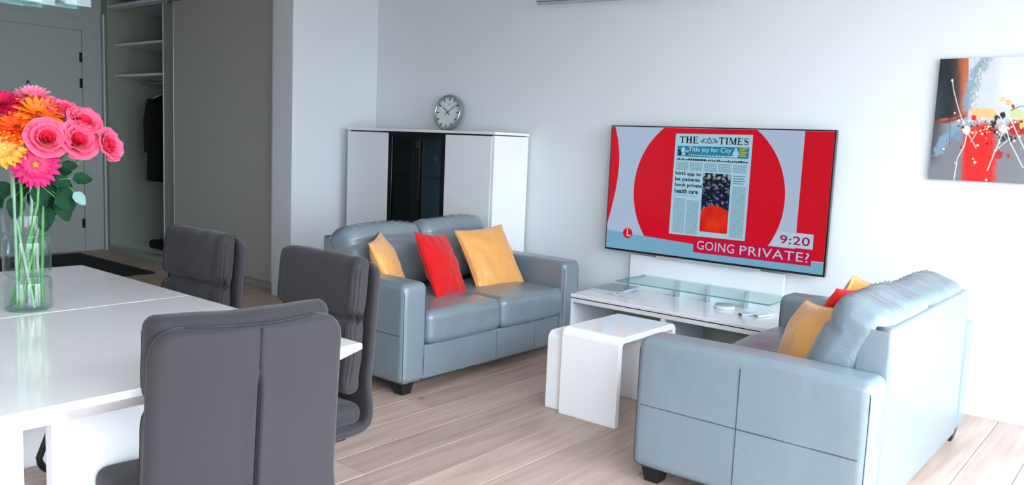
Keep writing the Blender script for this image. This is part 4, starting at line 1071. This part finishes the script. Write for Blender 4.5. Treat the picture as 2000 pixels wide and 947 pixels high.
# ------------------------------------------------------------------ vase
VX, VY = -2.885, 1.062
vz = thing('glass_vase', 'clear glass vase with three ringed tiers on the white dining table', 'vase', (VX, VY, TH + .0005))
R0 = .071
prof = [(0.0001, .0), (R0 * .90, .0), (R0 * .985, .008), (R0, .02), (R0, .088), (R0 * .96, .100), (R0 * .80, .106), (R0 * .80, .112), (R0 * .96, .118), (R0 * .985, .130), (R0 * .985, .218),
        (R0 * .95, .232), (R0 * .82, .238), (R0 * .82, .246), (R0 * .93, .254), (R0 * .95, .27), (R0 * .97, .352)]
inner = [(max(.0001, r - .0035), z + (.006 if i < 2 else 0)) for i, (r, z) in enumerate(prof)]
v, f = lathe_vf(prof + [(R0 * .945, .353)] + inner[::-1], 64); mk('vase_body', v, f, M['glass'], vz, True)
for z, r in ((.109, .815), (.242, .83), (.353, .965), (.006, .95)):
    tube('glass_ring', [(R0 * r * cos(a), R0 * r * sin(a), z) for a in np.linspace(0, 2 * pi, 49)[:-1]], .0022, M['shelfglass'], vz, 8, True)
wp = [(0.0001, .0075)] + [(r - .0045, z + (.0075 if i < 2 else 0)) for i, (r, z) in enumerate(prof[1:11])]
v, f = lathe_vf([(max(.0001, a), b_) for a, b_ in wp] + [(wp[-1][0], .20), (0.0001, .20)], 48)
mk('water', v, f, M['water'], vz, True)

# ------------------------------------------------------------------ flowers
BC = Vector((VX, VY, 1.22)); TOCAM = Vector((.93, -.345, .03))
def orient(P, k=1.0, up=.25):
    n_ = ((P - BC).normalized() * k + TOCAM * .9 + Vector((0, 0, up))).normalized()
    a = n_.cross(Vector((0, 0, 1))).normalized(); b_ = a.cross(n_).normalized()
    return Matrix((a, b_, n_)).transposed().to_4x4()
def stem_for(P, n_, t, i, m):
    an = i * 2.39996 + .4; r_ = .040 + .012 * ((i * 7) % 3) / 2
    d_ = Vector((P.x - VX, P.y - VY, 0)); L_ = d_.length + 1e-6
    mouth = Vector((VX, VY, TH + .345)) + d_ / L_ * min(.052, L_ * .6)
    bot = Vector((VX, VY, TH + .012)) + Vector((cos(an), sin(an), 0)) * r_ - d_ / L_ * .008
    mid = (mouth + bot) / 2; mid.z = TH + .17
    q = Vector((mid.x - VX, mid.y - VY, 0))
    if q.length > .045: q = q.normalized() * .045; mid.x, mid.y = VX + q.x, VY + q.y
    head = P - n_ * .012
    pts = bez([head, head - n_ * .07, mouth + Vector((0, 0, .05)), mouth], 8) + bez([mouth, mid, bot], 8)[1:]
    tube('stem', [p - t.location for p in pts], .0046, m, t, 7)
def petal_mesh(L_, W_, cup, curl, c0, c1, name='petal', NUp=4, NVp=6, tip=.5):
    vs = []; fs = []; cs = []
    for j in range(NVp + 1):
        v = j / NVp; w_ = W_ / 2 * (sin(pi * min(1, (.12 + .88 * v) * (.5 / tip) if v < tip else .5 + .5 * (v - tip) / (1 - tip) * .86)) ** .8)
        for i in range(NUp + 1):
            u = -1 + 2 * i / NUp
            vs.append((L_ * v * (1 - .06 * abs(u) * (v > .9)), u * w_, cup * (u * u) * W_ + curl * L_ * v * v))
            k_ = min(1, v * 1.15); cs.append(tuple(c0[a] * (1 - k_) + c1[a] * k_ for a in range(3)) + (1,))
    for j in range(NVp):
        for i in range(NUp): a = j * (NUp + 1) + i; fs.append((a, a + 1, a + NUp + 2, a + NUp + 1))
    me = bpy.data.meshes.new(name); me.from_pydata(vs, [], fs); me.materials.append(M['petal'])
    me.polygons.foreach_set('use_smooth', [True] * len(me.polygons))
    at = me.color_attributes.new('col', 'FLOAT_COLOR', 'POINT'); at.data.foreach_set('color', np.array(cs, np.float32).ravel())
    return me
gidx = 0
def gerbera(label, P, R_, c_in, c_out, c_disc, pale=False):
    global gidx; gidx += 1; P = Vector(P)
    t = thing('gerbera', label, 'flower', tuple(P), 0, None); O_ = orient(P)
    ci, co = lin(c_in), lin(c_out)
    big = petal_mesh(R_ * .93, R_ * .27, .10, -.05, ci, co); mid_ = petal_mesh(R_ * .72, R_ * .22, .12, .10, ci, co)
    for lay, (me, n_, tilt, r0, off) in enumerate(((big, 20, 4, .07, -.004), (big, 18, 14, .07, 0), (mid_, 17, 26, .06, .003))):
        for k in range(n_):
            a = 2 * pi * (k + .5 * (lay % 2)) / n_ + gidx + .06 * sin(k * 5.1)
            o = bpy.data.objects.new('petal', me); COL.objects.link(o); o.parent = t
            o.matrix_local = O_ @ Matrix.Rotation(a, 4, 'Z') @ Matrix.Translation((R_ * r0, 0, off)) @ Matrix.Rotation(radians(-(tilt + 5 * sin(k * 3.3 + gidx))), 4, 'Y')
    # inner ruff: many short florets joined
    vs = []; fs = []; cs = []
    for k in range(70):
        a = k * 2.39996; r = R_ * (.10 + .26 * (k / 70) ** .7); h = R_ * (.20 - .10 * k / 70)
        w_ = R_ * .035; d_ = Vector((cos(a), sin(a), 0)); p_ = Vector((-sin(a), cos(a), 0)); b0 = d_ * r * .7
        q = [b0 - p_ * w_, b0 + p_ * w_, d_ * r * 1.15 + p_ * w_ * .9 + Vector((0, 0, h)), d_ * r * 1.15 - p_ * w_ * .9 + Vector((0, 0, h))]
        n_ = len(vs); vs += [O_ @ x for x in q]; fs.append((n_, n_ + 1, n_ + 2, n_ + 3)); cs += [ci, ci, co, co]
    fl = mk('inner_florets', vs, fs, M['petal'], t); setcol(fl, cs); fl['kind'] = 'stuff'
    v, f = lathe_vf([(0.0001, .14), (R_ * .06 / R_, .13), (.11, .09), (.13, .02), (.13, -.02)], 20)
    c = mk('flower_centre', [O_ @ Vector((q[0] * R_ * 1.1, q[1] * R_ * 1.1, q[2] * R_)) for q in v], f, M['petal'], t, True); setcol(c, [lin(c_disc)] * len(v))
    v, f = lathe_vf([(.06, -.12), (.20, -.06), (.22, -.02), (.1, -.015)], 16)
    mk('calyx', [O_ @ Vector((q[0] * R_, q[1] * R_, q[2] * R_)) for q in v], f, M['stem'], t, True)
    stem_for(P, O_.to_3x3() @ Vector((0, 0, 1)), t, gidx, M['palestem'] if (pale or gidx % 2) else M['stem']); return t
def rose(label, P, R_, leaves=(), k_=1.0, up=.35, deep=(236, 16, 60), edge=(252, 108, 146), base=(252, 196, 180)):
    global gidx; gidx += 1; P = Vector(P)
    t = thing('rose', label, 'flower', tuple(P), 0, None); O_ = orient(P, k_, up)
    dp, ed, ba_ = lin(deep), lin(edge), lin(base); cnt = 0
    layers = ((3, .16, .62, .02, 8), (4, .28, .74, .06, 14), (5, .42, .84, .12, 24), (5, .58, .86, .26, 36), (6, .76, .80, .46, 50))
    for li, (n_, r, h, flare, rl) in enumerate(layers):
        vs = []; fs = []; cs = []; NA, NB = 7, 6; span = 2 * pi / n_ * .72
        for j in range(NB + 1):
            v = j / NB
            for i in range(NA + 1):
                u = -1 + 2 * i / NA; a = u * span * (.55 + .45 * sin(pi * min(1, v * .62 + .1)))
                rr = R_ * (r * (.35 + .65 * sin(min(1, v * 1.3) * pi / 2)) + flare * v ** 3)
                top = h * (1 - .22 * u * u * u * u) * (1 - .08 * cos(u * 9))
                z = R_ * (-.45 + (top + .20) * v - flare * .55 * v ** 5)
                if v > .85: rr += R_ * .05 * (1 + .5 * sin(u * 6 + li))
                vs.append((rr * cos(a), rr * sin(a), z))
                inn = [ba_, ed, dp][0]
                if li < 2: c = [dp[q] * .9 + ed[q] * .1 * v for q in range(3)]
                else:
                    w1 = min(1, v * 1.5); c = [ba_[q] * (1 - w1) + (ed[q] * .55 + dp[q] * .45) * w1 for q in range(3)]
                    if v > .9: c = [c[q] * .5 + ed[q] * .5 for q in range(3)]
                cs.append(tuple(c) + (1,))
        for j in range(NB):
            for i in range(NA): q = j * (NA + 1) + i; fs.append((q, q + 1, q + NA + 2, q + NA + 1))
        me = bpy.data.meshes.new('petal'); me.from_pydata(vs, [], fs); me.materials.append(M['petal']); me.polygons.foreach_set('use_smooth', [True] * len(me.polygons))
        at = me.color_attributes.new('col', 'FLOAT_COLOR', 'POINT'); at.data.foreach_set('color', np.array(cs, np.float32).ravel())
        for k in range(n_):
            o = bpy.data.objects.new('petal', me); COL.objects.link(o); o.parent = t
            o.matrix_local = O_ @ Matrix.Rotation(2 * pi * k / n_ + li * .7 + gidx + .15 * sin(k * 4 + gidx), 4, 'Z') @ Matrix.Rotation(radians(4 * sin(k * 2.7 + gidx)), 4, 'Y')
    v, f = lathe_vf([(.06, -.62), (.30, -.50), (.42, -.36), (.30, -.30)], 14)
    mk('calyx', [O_ @ Vector((q[0] * R_, q[1] * R_, q[2] * R_)) for q in v], f, M['stem'], t, True)
    stem_for(P, O_.to_3x3() @ Vector((0, 0, 1)), t, gidx, M['palestem'] if gidx % 3 == 0 else M['stem'])
    for lf in leaves: leaf(t, P, *lf)
    return t
def leaf(t, P0, P, L_, ang, m='leafm', tiltd=20, from_=None):
    """pointed leaf centred at P, tip direction by angle in the plane facing the room"""
    P = Vector(P); n_ = (TOCAM + Vector((0, 0, .35))).normalized(); a = n_.cross(Vector((0, 0, 1))).normalized() * -1; b_ = n_.cross(a).normalized()
    if b_.z < 0: b_ = -b_
    tipd = (a * cos(radians(ang)) + b_ * sin(radians(ang))).normalized(); sd_ = n_.cross(tipd).normalized()
    ca, sa = cos(radians(tiltd)), sin(radians(tiltd)); tipd2 = tipd * ca - n_ * sa; nn_ = tipd2.cross(sd_)
    if nn_.dot(n_) < 0: nn_ = -nn_
    vs = []; fs = []; N1, N2 = 6, 10
    for j in range(N2 + 1):
        v = j / N2; w_ = L_ * .36 * (sin(pi * v ** .8)) ** .75 * (1 - .25 * v) + .0004
        for i in range(N1 + 1):
            u = -1 + 2 * i / N1; ser = 1 + .05 * sin(v * 40) * (abs(u) > .9)
            p = P + tipd2 * (v - .5) * L_ + sd_ * u * w_ * ser + nn_ * (abs(u) * w_ * .30 - L_ * .18 * (v - .5) ** 2 + .0015 * sin(v * 22) * abs(u))
            vs.append(p - t.location)
    for j in range(N2):
        for i in range(N1): q = j * (N1 + 1) + i; fs.append((q, q + 1, q + N1 + 2, q + N1 + 1))
    o = mk('leaf', vs, fs, M[m], t, True)
    root = P - tipd2 * L_ * .5; anchor = Vector((VX, VY, TH + .36)) + (P0 - Vector((VX, VY, P0.z))) * .45 + Vector((0, 0, .06))
    tube('leaf_stalk', [q - t.location for q in bez([root, root - tipd2 * .02, anchor], 6)], .0014, M['stem'], o, 5)
    return o
def off(P, t_):  # nearer to the viewer's side of the bouquet
    P = Vector(P); return P + Vector((.93, -.35, (1.35 - P.z) / 3.07)) * t_
gerbera('hot pink gerbera at the front of the bouquet, above the vase rim', off((-2.862, 1.084, 1.220), .05), .076, (232, 96, 120), (214, 16, 110), (196, 150, 60))
gerbera('yellow gerbera at the left front of the bouquet', off((-2.890, 1.009, 1.269), .05), .072, (255, 222, 150), (250, 176, 44), (226, 190, 90), True)
gerbera('bright orange gerbera at the top middle of the bouquet', off((-2.858, 1.096, 1.380), .01), .080, (255, 120, 20), (252, 122, 24), (120, 60, 30))
gerbera('deep orange gerbera left of the bright orange one', off((-2.878, 1.040, 1.335), .035), .070, (236, 66, 16), (250, 92, 18), (110, 40, 20))
gerbera('crimson gerbera at the upper left edge of the bouquet', off((-2.886, 1.000, 1.405), -.01), .062, (200, 10, 60), (214, 16, 84), (120, 20, 40))
gerbera('pale pink tipped gerbera at the very top of the bouquet', off((-2.857, 1.085, 1.430), -.05), .062, (220, 30, 80), (250, 130, 160), (160, 40, 60))
rose('pink rose at the centre front of the bouquet', off((-2.850, 1.115, 1.304), .06), .053, [((-2.85, 1.13, 1.14), .08, -120), ((-2.84, 1.09, 1.12), .075, -60), ((-2.86, 1.15, 1.16), .07, -150),((-2.83, 1.155, 1.075), .085, -70), ((-2.852, 1.105, 1.045), .09, -95), ((-2.80, 1.14, 1.10), .06, -40)], .3, .1)
rose('pink rose with pale base right of the centre rose', off((-2.818, 1.195, 1.300), .04), .053, [((-2.84, 1.16, 1.20), .06, 10), ((-2.83, 1.17, 1.10), .08, -80),((-2.80, 1.205, 1.178), .066, 5), ((-2.815, 1.14, 1.17), .07, -20)], .5, .2)
rose('deep pink rose at the upper right of the bouquet', off((-2.808, 1.212, 1.360), .0), .048, [((-2.86, 1.14, 1.09), .08, -100), ((-2.85, 1.12, 1.19), .07, -30),((-2.83, 1.165, 1.12), .075, -45), ((-2.80, 1.165, 1.22), .055, 15)], .7, .5)
rose('pink rose at the far right of the bouquet, opening sideways', off((-2.781, 1.277, 1.290), .0), .046, [((-2.815, 1.200, 1.112), .055, -50, 'paleleaf')], 1.2, .1)
rose('pink rose with pale petals at the top right of the bouquet', off((-2.831, 1.160, 1.395), -.02), .046, [((-2.86, 1.09, 1.10), .075, -80), ((-2.84, 1.10, 1.13), .07, -110)], .9, .9)
rose('pink rose low behind the right side of the bouquet', off((-2.835, 1.150, 1.335), -.06), .044, [((-2.90, 1.05, 1.14), .085, -100), ((-2.89, 1.08, 1.17), .08, -60), ((-2.90, 1.10, 1.10), .08, -80),((-2.92, 1.00, 1.13), .085, -150), ((-2.88, 1.03, 1.08), .08, -95), ((-2.86, 1.17, 1.16), .06, -20), ((-2.93, .985, 1.09), .08, -110)], .8, .5)

# ------------------------------------------------------------------ hanging glass lamp over the table (only its lowest glass shows)
lp = thing('pendant_lamp', 'pendant lamp with clear square glass shades hanging over the dining table', 'lamp', (-3.0, 1.12, CEIL))
MB().box(-.45, .45, -.05, .05, -.03, -.001, .006).build('ceiling_plate', M['chrome'], lp)
for x, y, zb, s_ in ((-2.72, .965, 1.703, .070), (-2.80, 1.06, 1.712, .05), (-3.30, 1.375, 1.79, .060), (-3.1, 1.14, 1.80, .05)):
    X_, Y_, Z_ = x + 3.0, y - 1.12, zb - CEIL
    g = MB().box(X_ - s_, X_ + s_, Y_ - s_, Y_ - s_ + .005, Z_, Z_ + .16).box(X_ - s_, X_ + s_, Y_ + s_ - .005, Y_ + s_, Z_, Z_ + .16).box(X_ - s_, X_ - s_ + .005, Y_ - s_, Y_ + s_, Z_, Z_ + .16)\
        .box(X_ + s_ - .005, X_ + s_, Y_ - s_, Y_ + s_, Z_, Z_ + .16).box(X_ - s_, X_ + s_, Y_ - s_, Y_ + s_, Z_ - .001, Z_ + .006)
    sh = g.build('glass_shade', M['shelfglass'], lp)
    v, f = lathe_vf([(0.0001, .02), (.022, .022), (.026, .06), (.012, .10), (.012, .17), (0.0001, .17)], 16)
    mk('bulb', [(q[0] + X_, q[1] + Y_, q[2] + Z_) for q in v], f, M['whiteplastic'], sh, True)
    tube('cord', [(X_, Y_, Z_ + .16), (X_, Y_, -.02)], .003, M['blacktube'], lp, 6)
    MB().box(X_ - .02, X_ + .02, Y_ - .02, Y_ + .02, Z_ + .14, Z_ + .165, .003).build('cap', M['chrome'], lp)

# ------------------------------------------------------------------ slim bar lamp hanging near the television wall
z_ = 2.335
P0, P1 = Vector((-3.76, 4.78, z_)), Vector((-2.30, 4.975 - .04, z_))
bl = thing('bar_lamp', 'slim grey metal bar lamp hanging just above the top of the view', 'lamp', (0, 0, 0))
P0, P1 = Vector((-3.732, 4.745, z_)), Vector((-2.35, 4.915, z_)); bl.location = ((P0 + P1) / 2); dd = (P1 - P0); an = atan2(dd.y, dd.x); bl.rotation_euler = (0, 0, an); Lb = dd.length
rbox('lamp_body', (Lb, .034, .018), .006, M['greyplastic'], bl, (0, 0, .032), (2, 1, 1), 3)
rbox('diffuser', (Lb - .01, .030, .018), .007, M['greyplastic'], bl, (0, 0, .010), (2, 1, 1), 3)
for x in (-Lb * .35, Lb * .35): tube('suspension_wire', [(x, 0, .04), (x, 0, CEIL - z_ - .001)], .0015, M['blacktube'], bl, 6)
